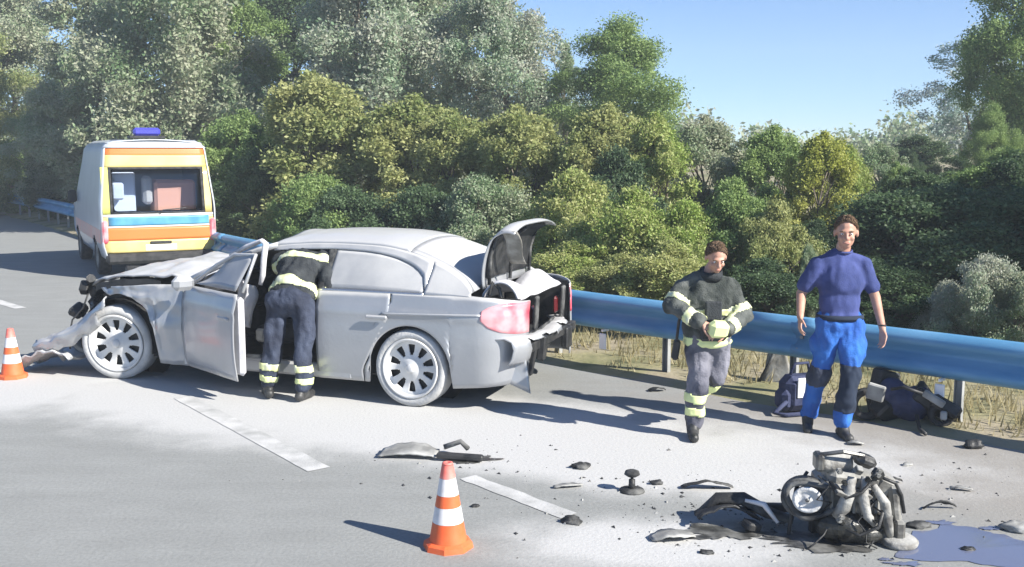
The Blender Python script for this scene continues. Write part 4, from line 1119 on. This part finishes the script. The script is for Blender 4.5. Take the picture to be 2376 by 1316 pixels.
g = MB(); g.tube([(-.02, .0, .16), (.08, -.04, .15), (.15, -.1, .06)], [.01, .018, .01], 6); g.build('pale_strip', M['cone_white'], w, smooth=True)
# flat grey panel with black bar behind the cone
u_ = empty('torn_undertray', ground_at(965, 1058), math.radians(-6), 'flat dusty grey undertray with black bar lying behind the centre cone', 'wreckage')
g = MB(); g.grid(lambda a, b: (-.26+.42*a, -.10+.22*b*(1-.3*abs(a-.5)), .02+.045*math.sin(a*3)*(.5+.5*b)+.012*mnoise.noise(Vector((a*6, b*5, 1)))), 16, 8); g.build('tray', M['panel_grey'], u_, smooth=True, thick=.012)
g = MB(); g.box((.34, -.10, .035), (.34, .06, .045), None, .012, (0, .02, -.06)); g.build('black_bar', M['black'], u_)
g = MB(); g.tube([(.2, .04, .06), (.32, .06, .10), (.38, .02, .06)], .02, 6); g.build('bracket_loop', M['dusty_black'], u_, smooth=True)
# broken shock strut standing on the road
s_ = empty('broken_strut', ground_at(1466, 1140), .3, 'small black broken strut standing upright on the white powder', 'wreckage')
g = MB(); g.lathe([(0, .10), (.03, .10), (.052, .115), (.045, .135), (.02, .145), (0, .145)], 16); g.build('strut_cap', M['dusty_black'], s_, smooth=True)
g = MB(); g.lathe([(0, .0), (.022, .0), (.021, .08), (.010, .082), (.009, .11), (0, .11)], 12); g.build('strut_rod', M['black'], s_, smooth=True)
g = MB(); g.lathe([(0, .0), (.085, .0), (.08, .014), (.03, .022), (0, .022)], 14, None); g.build('strut_foot', M['dusty_black'], s_, smooth=True)

def rock(r, seed, flat=.5, n=3):
    bm = bmesh.new(); bmesh.ops.create_icosphere(bm, subdivisions=n, radius=r)
    for v in bm.verts:
        k = 1+.45*mnoise.fractal(v.co*(1.6/r)+Vector((seed*7.1, seed*3.3, seed)), .8, 2, 3)
        v.co = Vector((v.co.x*k*1.25, v.co.y*k*.8, max(-.004, v.co.z*k*flat+r*flat*.6)))
    g = MB(); g.v = [v.co.copy() for v in bm.verts]; g.f = [[v.index for v in f.verts] for f in bm.faces]; g.mi = [0]*len(g.f); bm.free()
    return g
def strip(L, wdt, h, seed):
    g = MB(); g.grid(lambda a, b: (-L/2+L*a, wdt*(b-.5)*(1-.6*abs(2*a-1)**2), .012+h*math.sin(a*3.1)*(1-.5*b)+.012*mnoise.noise(Vector((a*5+seed, b*4, seed)))), 12, 4)
    return g
DEB = [
    ('debris_lump', rock(.05, 1), M['dusty_black'], 'small rounded black lump on the powder between strut and sedan', 1348, 1086),
    ('debris_lump', rock(.035, 2), M['dusty_black'], 'small jagged black lump just right of the broken strut', 1524, 1124),
    ('debris_shard', strip(.34, .10, .05, 3), M['dusty_black'], 'curved black shard with thin tail between strut and engine', 1640, 1134),
    ('debris_lump', rock(.045, 4, .7), M['dusty_black'], 'grey broken bracket at the end of the short lane line', 1326, 1214),
    ('debris_shard', strip(.20, .06, .01, 5), M['panel_grey'], 'thin flat grey sliver lying left of the strut', 1318, 1131),
    ('debris_shard', strip(.16, .10, .03, 6), M['black'], 'flat black shard on the shoulder behind the firefighter', 1524, 908),
    ('debris_lump', rock(.055, 7, .7), M['black'], 'black clod on the sandy shoulder beneath the guardrail reflector', 2258, 1040),
    ('debris_shard', strip(.13, .07, .03, 8), M['dusty_black'], 'grey shard standing up on the sand behind the engine block', 2070, 1120),
    ('debris_shard', strip(.22, .04, .05, 9), M['dusty_black'], 'twisted dark strip on the sand right of the engine block', 2180, 1182),
    ('debris_shard', strip(.14, .05, .015, 10), M['panel_grey'], 'pale grey flake on the sandy shoulder well above the puddle', 2230, 1138),
    ('debris_lump', rock(.06, 11, .35), M['dusty_black'], 'flat dark lump at the upper edge of the blue puddle', 2130, 1222),
    ('debris_lump', rock(.03, 12, .5), M['black'], 'little black nut lying inside the blue puddle', 2246, 1278),
    ('debris_lump', rock(.07, 13, .5), M['panel_grey'], 'mossy grey stone by the right end of the puddle', 2362, 1232),
    ('debris_shard', strip(.12, .09, .02, 14), M['panel_grey'], 'small grey plate lying on the road near the walking boots', 1985, 1032),
    ('debris_lump', rock(.022, 15, .5), M['black'], 'tiny black chip on the asphalt right of the centre cone', 1102, 1176),
    ('debris_lump', rock(.03, 16, .4), M['dusty_black'], 'small dark chip in the powder below the black carrier', 1640, 1284),
    ('debris_shard', strip(.26, .16, .03, 17), M['panel_grey'], 'dusty grey plate half buried in powder below the black carrier', 1560, 1250),
    ('debris_lump', rock(.03, 18, .4), M['panel_grey'], 'small grey pebble on the sand above the twisted strip', 2105, 1080),
]
for nm, g, m, lab, px, py in DEB:
    shard(nm, g, m, lab, 'debris', px, py, random.random()*.8-.4, 'broken pieces scattered on the road', True, .008 if 'shard' in nm else 0)
# fluid puddle; the sky's blue reflection is partly painted into its base colour
pm = bpy.data.materials.new('puddle_fluid'); pm.use_nodes = True
b = pm.node_tree.nodes['Principled BSDF']; b.inputs['Base Color'].default_value = (.13, .15, .23, 1); b.inputs['Roughness'].default_value = .08; b.inputs['IOR'].default_value = 1.5; b.inputs['Specular IOR Level'].default_value = .9
n_ = pm.node_tree.nodes.new('ShaderNodeTexNoise'); n_.inputs['Scale'].default_value = 3; bp = pm.node_tree.nodes.new('ShaderNodeBump'); bp.inputs['Strength'].default_value = .05
pm.node_tree.links.new(n_.outputs[0], bp.inputs['Height']); pm.node_tree.links.new(bp.outputs[0], b.inputs['Normal'])
outline = [ground_at(*q) for q in [(2075, 1280), (2130, 1236), (2200, 1222), (2265, 1226), (2330, 1242), (2420, 1262), (2520, 1290), (2480, 1330), (2330, 1316), (2230, 1304), (2140, 1302), (2090, 1297)]]
c0 = sum(outline, Vector())/len(outline)
ring = []
for i in range(len(outline)):
    for k in range(6):
        p = outline[i].lerp(outline[(i+1) % len(outline)], k/6); d = p-c0
        ring.append(c0+d*(1+.16*mnoise.fractal(Vector((p.x*6, p.y*6, 1)), .8, 2, 4)))
g = MB(); n = len(ring); g.add([c0+Vector((0, 0, .008))]+[Vector((p.x, p.y, .004)) for p in ring], [[0, 1+i, 1+(i+1) % n] for i in range(n)])
o = g.build('fluid_puddle', pm); tag(o, 'blue puddle of spilled fluid spreading over the pale asphalt', 'puddle')

def spill(name, px, py, rx, ry, m, z, seed):
    c = ground_at(px, py); n = 60; ring = []
    for k in range(n):
        a = 2*PI*k/n; d = Vector((math.cos(a)*rx, math.sin(a)*ry, 0))
        ring.append(c+d*(1+.75*mnoise.fractal(Vector((math.cos(a)*1.6+seed, math.sin(a)*1.6, seed)), .8, 2, 5)))
    g = MB(); g.add([c+Vector((0, 0, z+.002))]+[Vector((p.x, p.y, z)) for p in ring], [[0, 1+i, 1+(i+1) % n] for i in range(n)])
    return tag(g.build(name, m), kind='structure')
stain_m = mat('oily_stain', (.035, .035, .033), .45, 0, (.20, .20, .19), 9, .1, 40, detail=8, lo=.42, hi=.68)
spill('oil_stain', 1905, 1255, .34, .15, stain_m, .006, 3.1); spill('oil_stain', 1690, 1240, .26, .10, stain_m, .006, 7.7); spill('oil_stain', 1090, 1068, .20, .08, stain_m, .006, 5.2)
for q in ((2070, 1262, .07, .03), (2105, 1310, .10, .03), (2055, 1300, .04, .02), (2180, 1214, .09, .03), (2300, 1228, .06, .025)): spill('fluid_splash', *q, pm, .006, q[0]*.37)

# dark gear by the rail: bag behind the man, wreck heap under the rail, leaning panel
bag = empty('equipment_bag', ground_at(1862, 958), .3, 'navy equipment bag with white patch standing behind the walking man', 'bag')
g = MB(); g.box((0, .06, .17), (.34, .22, .30), None, .06); g.box((-.16, .05, .12), (.10, .18, .18), None, .04); g.build('bag_body', M['bag'], bag)
g = MB(); g.box((-.055, -.058, .23), (.075, .012, .17), None, .005); g.build('white_patch', M['reflector'], bag)
g = MB(); g.tube([(-.10, .06, .31), (-.06, .04, .42), (.06, .04, .42), (.10, .06, .31)], .014, 6); g.build('carry_strap', M['bag'], bag, smooth=True)
g = MB(); g.tube([(-.16, -.02, .12), (-.3, -.05, .03), (-.22, -.10, .02), (.0, -.1, .02)], .02, 6); g.build('loose_strap', M['bag'], bag, smooth=True)
hp = empty('wreck_heap', ground_at(2100, 985), math.radians(-30), 'dark heap of crushed black car parts lying under the guardrail', 'wreckage')
g = MB()
for k in range(14):
    g.box((-.32+.64*random.random(), .02+.22*random.random(), .06+.22*random.random()), (.10+.2*random.random(), .12+.12*random.random(), .06+.10*random.random()), None, .02, (random.random()*2, random.random()*2, random.random()*2))
g.build('crushed_box', M['black'], hp)
g = MB(); ellipsoid(g, (.02, .05, .17), (.20, .14, .15)); ellipsoid(g, (-.12, .05, .25), (.14, .12, .12)); blob('padded_cover', g, .02, M['bag'], hp, 3, .03, 8)
for x, z, r in ((.27, .13, .10), (-.30, .14, .13)):
    g = MB(); g.lathe([(r*.62, -.03), (r, -.035), (r, .035), (r*.62, .03)], 22, Matrix.Translation((x, -.03, z)) @ Matrix.Rotation(.5, 4, 'Z'), 'Y', close=True); g.build('rubber_ring', M['rubber'], hp, smooth=True)
for c, z, r in (((.22, -.10, .26), (.18, .04, .06), (0, .5, 0)), ((-.22, -.10, .26), (.14, .04, .14), (.2, .2, 0)), ((.30, -.12, .14), (.05, .04, .07), (0, 0, 0))):
    g = MB(); g.box(c, z, None, .01, r); g.build('pale_fragment', M['panel_grey'], hp)
for pts in ([(.1, -.12, .12), (.14, -.2, .03), (.2, -.3, .02)], [(-.1, -.1, .3), (.0, -.16, .34), (.14, -.14, .3)]):
    g = MB(); g.tube(pts, .015, 6); g.build('cable', M['black'], hp, smooth=True)
lp = empty('leaning_panel', ground_at(1790, 908), math.radians(-35), 'grey brown torn car panel leaning against the guardrail between the walkers', 'wreckage')
g = MB(); g.grid(lambda a, b: ((-.17+.34*a)*(1-.75*b)+.02*math.sin(b*7), .05+.20*b, .01+.50*b+.02*mnoise.noise(Vector((a*4, b*4, 1)))), 8, 12); g.build('panel_skin', M['beige'], lp, smooth=True, thick=.014)
g = MB(); g.tube([(-.15, .03, .03), (-.05, .14, .30), (-.02, .22, .5)], .014, 6); g.build('panel_rib', M['dusty_black'], lp, smooth=True)

# ------------------------------------------------------------------ vegetation
def leaf_mesh(name, centres, radii, per, size, droop=.2, flat=1.0, seed=1):
    r = np.random.default_rng(seed); P = []
    for c, R in zip(centres, radii):
        k = int(per*(R/np.mean(radii))**1.7)
        d = r.normal(size=(k, 3)); d /= np.linalg.norm(d, axis=1)[:, None]
        rad = R*np.cbrt(r.random(k))*(.70+.65*r.random(k)**2)
        q = d*rad[:, None]; q[:, 2] *= flat
        P.append(q+np.array(c))
    P = np.concatenate(P); n = len(P)
    a = r.normal(size=(n, 3)); a[:, 2] -= droop; a /= np.linalg.norm(a, axis=1)[:, None]
    b = np.cross(a, r.normal(size=(n, 3))); b /= np.linalg.norm(b, axis=1)[:, None]
    s = size*(.6+.8*r.random(n))[:, None]
    V = np.empty((n, 4, 3)); V[:, 0] = P-a*s; V[:, 1] = P+b*s*.55+a*s*.1; V[:, 2] = P+a*s; V[:, 3] = P-b*s*.55+a*s*.1
    me = bpy.data.meshes.new(name)
    me.vertices.add(n*4); me.vertices.foreach_set('co', V.reshape(-1).astype(np.float32))
    me.loops.add(n*4); me.loops.foreach_set('vertex_index', np.arange(n*4, dtype=np.int32))
    me.polygons.add(n); me.polygons.foreach_set('loop_start', np.arange(0, n*4, 4, dtype=np.int32)); me.polygons.foreach_set('loop_total', np.full(n, 4, dtype=np.int32))
    me.update(calc_edges=True); return me
def envelope(n, h0, h1, R, seed, lean=0):
    """clump centres in an uneven crown between heights h0 and h1"""
    r = np.random.default_rng(seed); C = []; rad = []
    while len(C) < n:
        t = r.random(); th = r.random()*2*PI
        prof = (math.sin(PI*min(1, t*.92+.10))**.7)*(.72+.38*math.sin(3*th+seed)*math.sin(5*t+seed)+.1*r.normal())
        rr = R*prof*(.35+.65*math.sqrt(r.random()))
        if r.random() < .16: rr *= 1.22; t = min(1.04, t*1.05)
        C.append((rr*math.cos(th)+lean*t, rr*math.sin(th), h0+(h1-h0)*t)); rad.append(R*(.10+.20*r.random()**1.3))
    return C, rad
def wood(name, h, r0, C, seed, stems=1, limbs=14):
    g = MB(); rr = random.Random(seed)
    for s in range(stems):
        bx, by = (0, 0) if stems == 1 else (rr.uniform(-.3, .3), rr.uniform(-.3, .3))
        pts = [(bx+rr.uniform(-.1, .1)*i, by+rr.uniform(-.1, .1)*i, h*.8*i/5) for i in range(6)]
        g.tube(pts, [r0*(1-.16*i) for i in range(6)], 7)
        for c in rr.sample(list(C), min(limbs, len(C))):
            i = min(4, max(1, int(5*(c[2]-.25*h)/(h*.8)))); p = Vector(pts[i]); q = Vector(c); m = p.lerp(q, .5)+Vector((0, 0, .12*h*.3))
            g.tube([p, m, q], [r0*.38, r0*.22, r0*.08], 5)
    return g.mesh(name)
MASTER = {}
def master(kind, h, h0, R, nclump, per, size, seed, trunk=.16, stems=1, lean=0, flat=.8):
    C, rad = envelope(nclump, h0, h, R, seed, lean)
    MASTER[kind] = (leaf_mesh(kind+'_crown', C, rad, per, size, seed=seed, flat=flat), wood(kind+'_trunk', h, trunk, C, seed, stems), h)
master('oak', 9, 1.6, 3.4, 140, 640, .056, 11, .2)
master('poplar', 11, 1.2, 2.4, 130, 620, .056, 12, .17)
master('willow', 9, 1.0, 3.0, 140, 620, .060, 13, .16, 1, .4, 1.1)
master('thin', 9, 2.2, 2.8, 70, 300, .06, 14, .12, 1, -.5)
master('round_shrub', 3, .15, 1.7, 90, 560, .040, 21, .05, 4, 0, .8)
master('tall_shrub', 4, .2, 1.5, 100, 540, .041, 22, .05, 3, .3, .9)
master('broad_shrub', 2.4, .1, 1.9, 90, 560, .037, 23, .04, 5, 0, .7)
LEAF = dict(
    grey=leaf_mat('grey_green_leaves', (0.182, 0.291, 0.132), (0.419, 0.428, 0.307)),
    silver=leaf_mat('silvery_leaves', (0.205, 0.330, 0.177), (0.460, 0.464, 0.374)),
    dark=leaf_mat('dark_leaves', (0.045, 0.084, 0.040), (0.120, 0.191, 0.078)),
    olive=leaf_mat('olive_leaves', (0.190, 0.252, 0.075), (0.406, 0.416, 0.168)),
    lime=leaf_mat('yellow_green_leaves', (0.264, 0.387, 0.070), (0.419, 0.428, 0.174)),
    yellow=leaf_mat('yellow_leaves', (0.349, 0.387, 0.060), (0.419, 0.428, 0.127)),
    green=leaf_mat('green_leaves', (0.128, 0.216, 0.062), (0.301, 0.404, 0.137)),
    blue=leaf_mat('bluish_leaves', (0.239, 0.391, 0.295), (0.478, 0.500, 0.500)),
)
for me, wd, h in MASTER.values(): me.materials.append(LEAF['green']); wd.materials.append(M['bark']); wd.polygons.foreach_set('use_smooth', [True]*len(wd.polygons))
def plant(kind, leaf, px, d, ytop, label, name, cat, group, wide=1.0, rz=None, z0=None, ybase=None):
    me, wd, h = MASTER[kind]
    x = (px-1188)/2400*d
    P = Vector((x, d, 0))
    p, t, n = min(line_fr, key=lambda s: (s[0]-P).length)
    s = (p-P).dot(n)
    zb = bank_z(s) if s > -.42 else 0
    top = CAM_H+(350-ytop)/2400*d
    sc = (top-zb)/(h+.35*MASTER[kind][2]*.1)
    o = empty(name, (x, d, zb-.03), rng.random()*6.28 if rz is None else rz, label, cat, group)
    o.scale = (sc*wide, sc*wide, sc)
    c = link('crown', me, None, o); c.material_slots[0].link = 'OBJECT'; c.material_slots[0].material = LEAF[leaf]
    link('trunk', wd, None, o)
    return o
TG, SG = 'trees behind the guardrail', 'shrubs behind the guardrail'
SHADE_TREES = [(13.2, 8.6, 7.6, 'tall broad unseen tree added beyond the right picture edge to shade the hollow'), (16.5, 11.0, 8.5, 'second broad unseen tree added farther beyond the right picture edge for shade')]  # unseen trees added out of view to cast shade on the hollow
TREES = [
    ('oak', 'grey', 40, 38, -60, 'broad grey green tree far left beyond the distant road bend', 1.1),
    ('oak', 'olive', -60, 34, 60, 'olive green tree cut off by the left picture edge', 1.0),
    ('poplar', 'grey', 230, 31, -120, 'tall grey green tree rising left of the ambulance beacon', 1.2),
    ('willow', 'grey', 420, 28, -160, 'tall pale grey green tree right above the ambulance beacon', 1.1),
    ('oak', 'grey', 130, 33, 200, 'low grey tree close left of the ambulance body', 1.1),
    ('poplar', 'green', 560, 30, -100, 'green narrow tree between the grey trees above the ambulance', 1.0),
    ('oak', 'dark', 690, 34, -60, 'dark green tree in the gap behind the olive shrubs', 1.1),
    ('willow', 'silver', 850, 27, -130, 'large silvery tree above the roof of the crashed sedan', 1.05),
    ('oak', 'grey', 1000, 30, -110, 'grey green tree behind the silvery one above the sedan', 1.1),
    ('willow', 'silver', 1160, 26, -40, 'silvery tree at the left edge of the open sky', 1.0),
    ('oak', 'green', 1435, 25, 66, 'green tree standing alone against the sky above the guardrail end', 1.25),
    ('poplar', 'grey', 1310, 29, 110, 'narrow grey tree in the notch beside the silvery tree', .9),
    ('thin', 'blue', 2235, 28, 60, 'thin bluish tree with sky showing through its branches', 1.35),
    ('willow', 'green', 2360, 24, -90, 'tall green tree cut off by the right picture edge', .95),
    ('oak', 'green', 2290, 22, 250, 'dense green tree above the shaded hollow', .9),
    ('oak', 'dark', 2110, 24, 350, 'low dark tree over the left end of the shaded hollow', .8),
]
for i, (k, lf, px, d, yt, lab, w) in enumerate(TREES): plant(k, lf, px, d, yt, lab, 'tree', 'tree', TG, w)
for x, y, h, lab in SHADE_TREES:
    d = y; plant('oak', 'green', 1188+x/d*2400, d, 350-(h-CAM_H)/d*2400, lab, 'tree', 'tree', TG, 1.15)
SHRUBS = [
    ('round_shrub', 'green', 30, 36, 330, 'green shrub at the far road bend on the left', 1.6),
    ('tall_shrub', 'dark', 130, 33, 330, 'dark shrub just left of the ambulance side', 1.4),
    ('tall_shrub', 'green', 560, 22, 250, 'dark green shrub touching the right side of the ambulance', 1.1),
    ('tall_shrub', 'dark', 610, 20, 330, 'low dark shrub in the shade between ambulance and sedan roof', 1.2),
    ('tall_shrub', 'olive', 760, 20, 165, 'tall olive shrub with yellowish top above the sedan roof', 1.25),
    ('tall_shrub', 'lime', 700, 21.5, 185, 'yellow green shrub top left of the tall olive shrub', .9),
    ('tall_shrub', 'olive', 930, 19, 215, 'olive shrub above the middle of the sedan roof', 1.25),
    ('tall_shrub', 'olive', 1080, 18.5, 250, 'olive shrub behind the rear window of the sedan', 1.2),
    ('broad_shrub', 'dark', 800, 17.5, 440, 'low dark bush right behind the sedan roof', 1.1),
    ('broad_shrub', 'green', 735, 17.9, 415, 'mid green bush behind the doorway of the sedan', 1.0),
    ('broad_shrub', 'dark', 980, 16.8, 440, 'low dark bush behind the rear pillar of the sedan', 1.1),
    ('broad_shrub', 'grey', 1110, 16.2, 420, 'low grey green bush behind the open boot lid', 1.0),
    ('tall_shrub', 'olive', 1230, 17.5, 240, 'olive shrub standing above the open boot lid', 1.15),
    ('round_shrub', 'lime', 1330, 14.5, 400, 'bright yellow green bush behind the guardrail right of the boot lid', 1.0),
    ('tall_shrub', 'olive', 1380, 17, 235, 'olive shrub below the lone green tree', 1.1),
    ('tall_shrub', 'lime', 1510, 16.5, 255, 'yellow green shrub right of the lone green tree', .9),
    ('round_shrub', 'lime', 1470, 13.2, 440, 'bright bush behind the guardrail left of the firefighter', .95),
    ('round_shrub', 'dark', 1430, 15.8, 350, 'dark shrub hollow between the yellow green bushes', .8),
    ('tall_shrub', 'grey', 1650, 17.5, 262, 'grey green shrub above the walking firefighter', 1.1),
    ('tall_shrub', 'green', 1770, 16.5, 285, 'green shrub between the two walking people', 1.0),
    ('tall_shrub', 'yellow', 1890, 15.2, 300, 'bright yellow shrub behind the head of the man', .95),
    ('tall_shrub', 'lime', 1960, 16, 330, 'yellow green shrub right of the yellow shrub', .8),
    ('round_shrub', 'lime', 1590, 13.0, 470, 'low bright bush behind the shoulder of the firefighter', .9),
    ('round_shrub', 'green', 1700, 13.2, 420, 'mid green bush right behind the firefighter', .8),
    ('round_shrub', 'olive', 1800, 12.6, 470, 'olive bush behind the guardrail left of the man', .8),
    ('round_shrub', 'dark', 1900, 13.0, 510, 'small dark bush beside the shoulder of the man', .7),
    ('tall_shrub', 'green', 2080, 17, 370, 'green shrub at the left end of the shaded hollow', .8),
    ('round_shrub', 'dark', 2200, 17.5, 400, 'dark shrub peeping over the shaded hollow', 1.2),
    ('round_shrub', 'green', 2330, 16.5, 350, 'green shrub hanging over the right part of the shaded hollow', 1.1),
    ('broad_shrub', 'dark', 2075, 13.0, 455, 'near black shaded bush right behind the head of the man', 1.6),  # dark leaf colour in the hollow's bushes deepens its shade
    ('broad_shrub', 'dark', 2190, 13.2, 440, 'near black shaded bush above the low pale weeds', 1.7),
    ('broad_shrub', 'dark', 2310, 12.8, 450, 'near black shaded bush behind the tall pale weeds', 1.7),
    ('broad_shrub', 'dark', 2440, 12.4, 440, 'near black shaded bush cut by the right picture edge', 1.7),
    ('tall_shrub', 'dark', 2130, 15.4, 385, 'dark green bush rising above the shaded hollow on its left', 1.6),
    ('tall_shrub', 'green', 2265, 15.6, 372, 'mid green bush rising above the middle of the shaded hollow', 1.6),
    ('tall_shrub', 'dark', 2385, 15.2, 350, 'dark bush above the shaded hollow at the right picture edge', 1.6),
    ('tall_shrub', 'grey', 2045, 19.5, 325, 'grey green shrub closing the gap right of the bright yellow shrub', 1.2),
    ('round_shrub', 'dark', 2120, 27, 318, 'dark shrub filling the gap left of the tall green tree', 1.9),
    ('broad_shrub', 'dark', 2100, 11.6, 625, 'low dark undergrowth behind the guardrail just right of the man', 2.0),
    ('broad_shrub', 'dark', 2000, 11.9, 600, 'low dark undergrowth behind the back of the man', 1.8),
    ('broad_shrub', 'green', 2250, 11.3, 690, 'low green undergrowth at the foot of the pale weeds', 2.4),
    ('round_shrub', 'lime', 1335, 13.0, 560, 'low yellow green undergrowth touching the guardrail right of the boot lid', 1.5),
    ('round_shrub', 'olive', 1440, 12.4, 590, 'low olive undergrowth along the guardrail left of the firefighter', 1.5),
    ('round_shrub', 'lime', 1555, 12.0, 560, 'low bright undergrowth along the guardrail at the elbow of the firefighter', 1.3),
    ('round_shrub', 'dark', 1775, 11.6, 600, 'low dark undergrowth along the guardrail between the two walkers', 1.5),
    ('broad_shrub', 'silver', 2300, 10.3, 600, 'pale silvery weeds in front of the shaded hollow at right', .75),
    ('broad_shrub', 'silver', 2210, 10.8, 655, 'pale low weeds behind the guardrail right of the man', .8),
    ('broad_shrub', 'grey', 2385, 10.0, 640, 'grey green weeds by the right picture edge behind the guardrail', .8),
    ('broad_shrub', 'grey', 1880, 11.6, 575, 'thin grey weeds behind the arm of the man', .28),
]
for i, (k, lf, px, d, yt, lab, w) in enumerate(SHRUBS): plant(k, lf, px, d, yt, lab, 'shrub', 'shrub', SG, w)

# far wood closing the view behind the trees: one mass
C = []; rad = []
rw = np.random.default_rng(5)
for k in range(560):
    a = rw.uniform(-.75, .75); d = rw.uniform(46, 58); h = 6.0*(.55+.45*math.sin(a*9+1)*math.sin(a*4)) if a < .05 else 4.2
    h = 3.1+.5*math.sin(a*17)+.4*math.sin(a*41) if a > .05 else h
    C.append((math.sin(a)*d*1.1, d, h*rw.random())); rad.append(.8+.5*rw.random())
me = leaf_mesh('far_wood', C, rad, 240, .13, seed=9); o = link('far_wood', me, LEAF['grey']); tag(o, 'far dark wood closing the view behind the trees', 'wood', kind='stuff')

# dry grass on the verge: one mass of blades
def verge_grass():
    r = np.random.default_rng(3); V = []; n = 0
    for p, t, nn in line_fr:
        if p.y > 26: continue
        k = int(240*min(1, 9/max(5, p.y)))
        for _ in range(k):
            s = -.12+1.5*r.random()**1.2; q = p-nn*s+t*(r.random()-.5)*.5
            if mnoise.noise(Vector((q.x*1.7, q.y*1.7, 0))) < -.12 and s < .25: continue
            h = (.05+.16*r.random())*(.55 if s < 0 else 1); a = r.random()*6.28; w = .006+.006*r.random()
            z = bank_z(s)-.01; lx, ly = r.normal(size=2)*h*.35
            dx, dy = math.cos(a)*w, math.sin(a)*w
            V += [(q.x-dx, q.y-dy, z), (q.x+dx, q.y+dy, z), (q.x+lx, q.y+ly, z+h)]; n += 1
    me = bpy.data.meshes.new('dry_grass'); me.vertices.add(n*3); me.vertices.foreach_set('co', np.array(V, np.float32).reshape(-1))
    me.loops.add(n*3); me.loops.foreach_set('vertex_index', np.arange(n*3, dtype=np.int32)); me.polygons.add(n)
    me.polygons.foreach_set('loop_start', np.arange(0, n*3, 3, dtype=np.int32)); me.polygons.foreach_set('loop_total', np.full(n, 3, dtype=np.int32)); me.update(calc_edges=True)
    return me
o = link('dry_grass', verge_grass(), leaf_mat('dry_grass_blades', (0.220, 0.190, 0.090), (0.400, 0.350, 0.200))); tag(o, 'dry pale grass growing on the verge under the guardrail', 'grass', kind='stuff')

def crumbs():
    g = MB(); rr = random.Random(4)
    for k in range(620):
        c = rr.choice([(1950, 1225, .45, .30), (1720, 1215, .45, .22), (1500, 1130, .6, .35), (1050, 1075, .5, .25), (1950, 1225, .5, .3), (1720, 1215, .6, .3), (2150, 1120, .5, .5)])
        p = ground_at(c[0], c[1])+Vector((rr.gauss(0, c[2]), rr.gauss(0, c[3]), 0)); z = rr.choice([.003, .004, .006, .012]); r = z*rr.uniform(.8, 1.8)
        a = rr.random()*6.28; vs = [(p.x+r*math.cos(a+t)*rr.uniform(.6, 1.3), p.y+r*math.sin(a+t)*rr.uniform(.6, 1.3), 0) for t in (0, 2.1, 4.2)]+[(p.x, p.y, z*rr.uniform(.6, 1.3))]
        g.cur = rr.choice([0, 0, 1, 2]); g.add(vs, [(0, 1, 3), (1, 2, 3), (2, 0, 3)])
    return g.build('debris_crumbs', [M['black'], M['panel_grey'], M['dusty_black']])
tag(crumbs(), 'small crumbs of plastic and glass strewn over the road', 'debris', kind='stuff')

# thin summer haze round the whole scene
HAZE = True
if HAZE:
    g = MB(); g.box((-5, 60, 9.0), (420, 250, 22.0)); hm = bpy.data.materials.new('haze_air'); hm.use_nodes = True; nt = hm.node_tree; nt.nodes.clear()
    o_ = nt.nodes.new('ShaderNodeOutputMaterial'); v_ = nt.nodes.new('ShaderNodeVolumePrincipled'); v_.inputs['Color'].default_value = (.80, .88, .96, 1); v_.inputs['Density'].default_value = .0025
    nt.links.new(v_.outputs[0], o_.inputs['Volume'])
    tag(g.build('haze', hm), kind='stuff')
